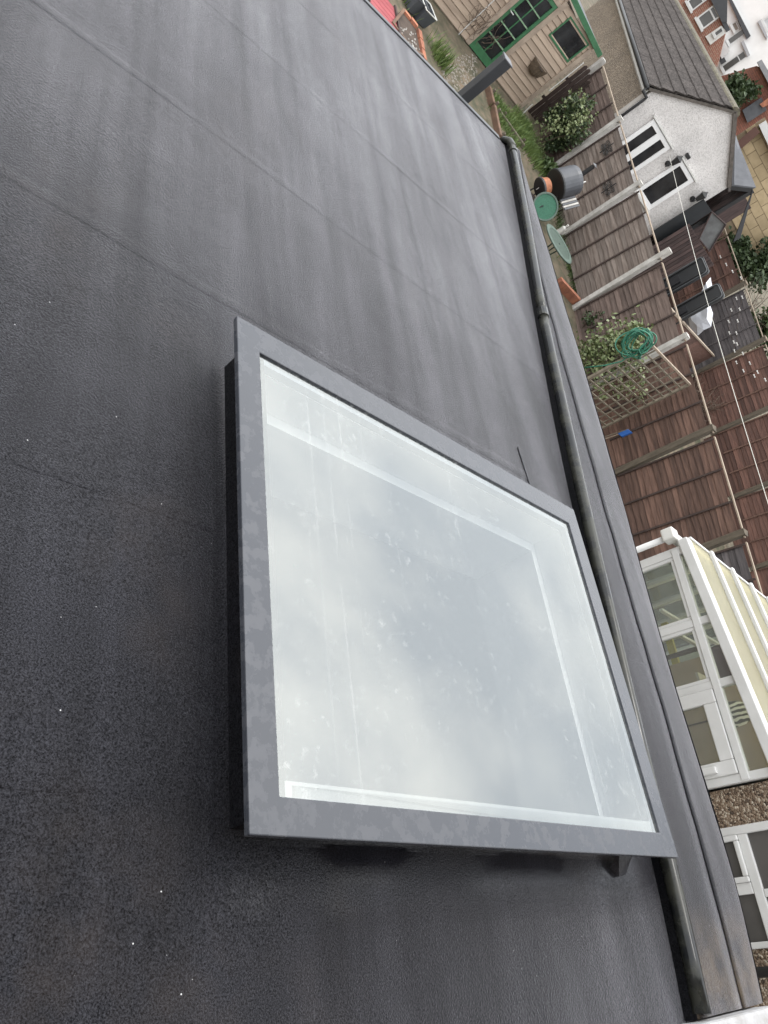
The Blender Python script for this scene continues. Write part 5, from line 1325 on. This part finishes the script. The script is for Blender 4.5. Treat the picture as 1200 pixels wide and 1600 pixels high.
# white house
P2_, n2_ = facade_plane(52)
c0_ = on_pl((1170, 60), P2_, n2_)
wh_ = thing('white_house', 'large white rendered house with grey gutters at the top right', 'house', (c0_.x, c0_.y, gz(-40)))
prism_px([(1085, 130), (1128, -20), (1210, -40), (1290, 60), (1190, 150), (1125, 180)], P2_, n2_, 6).build('wall', WHITEH, wh_)
prism_px([(1137, -4), (1142, -4), (1173, 56), (1167, 61)], P2_ + n2_ * .35, n2_, .6).build('gutter', DARK_METAL, wh_)
windowpx(wh_, P2_ + n2_ * .02, n2_, [(1143, 38), (1151, 32), (1157, 43), (1149, 50)], True, UPVC, mat('brown_blind', (.22, .18, .15), None, .6))
windowpx(wh_, P2_ + n2_ * .02, n2_, [(1136, 60), (1163, 44), (1167, 52), (1140, 70)], False)
windowpx(wh_, P2_ + n2_ * .02, n2_, [(1128, 107), (1160, 76), (1168, 87), (1134, 114)], True)
windowpx(wh_, P2_ + n2_ * .02, n2_, [(1190, 32), (1215, 14), (1224, 30), (1200, 48)], False, UPVC, mat('pale_blind', (.5, .5, .5), None, .5))
prism_px([(1184, 34), (1188, 31), (1200, 58), (1198, 62)], P2_ + n2_ * .2, n2_, .3).build('downpipe', mat('grey_pipe', (.4, .4, .41), None, .6), wh_)
prism_px([(1158, 66), (1162, 63), (1172, 86), (1168, 89)], P2_ + n2_ * .3, n2_, .3).build('porch_edge', mat('grey_pipe2', (.36, .36, .37), None, .6), wh_)
prism_px([(1118, 72), (1131, 60), (1140, 80), (1128, 92)], P2_ + n2_ * .6, n2_, .5).build('white_panel', UPVC, wh_)
prism_px([(1110, 70), (1118, 64), (1135, 96), (1127, 101)], P2_ + n2_ * .4, n2_, .2).build('dark_panel', DARK_METAL, wh_)  # flat dark slab standing off the wall, no opening cut
# red roof and ivy
P3_, n3_ = facade_plane(40)
c0_ = on_pl((1175, 140), P3_, n3_)
rr = thing('red_roofed_building', 'low building with worn red tiled roof under the white house', 'building', (c0_.x, c0_.y, gz(-32)))
REDT = brick_material('red_roof_tiles', (.28, .11, .075), (.21, .085, .06), (.12, .07, .05))
prism_px([(1105, 125), (1182, 103), (1260, 130), (1260, 260), (1130, 260)], P3_, n3_, 3).build('roof', REDT, rr)
prism_px([(1160, 172), (1190, 152), (1198, 172), (1168, 192)], P3_ + n3_ * .3, n3_, 1).build('grey_skirt', GREYF, rr)
prism_px([(1187, 163), (1215, 143), (1215, 156), (1192, 168)], P3_ + n3_ * .5, n3_, .4).build('brick_pier', BRICK_O, rr)
prism_px([(1183, 97), (1190, 93), (1215, 135), (1206, 140)], P3_ + n3_ * .4, n3_, .4).build('eaves', mat('grey_eaves', (.28, .28, .29), None, .7), rr)
P = on_pl((1152, 145), P3_ + n3_ * .6, n3_)
shrub('far_shrub', 'dark ivy bush hanging on the worn red roof', (P.x, P.y, P.z - 1.1), (.7, .7, 1.1), 1500, .2, 61, LEAF_D, 12)
P = on_pl((1178, 185), P3_ + n3_ * 6, n3_)
bare('bare_bush', 'grey leafless bush below the worn red roof', (1180, 195), 30, 2.2, 26, 5)
for nm in ('mat',): pass
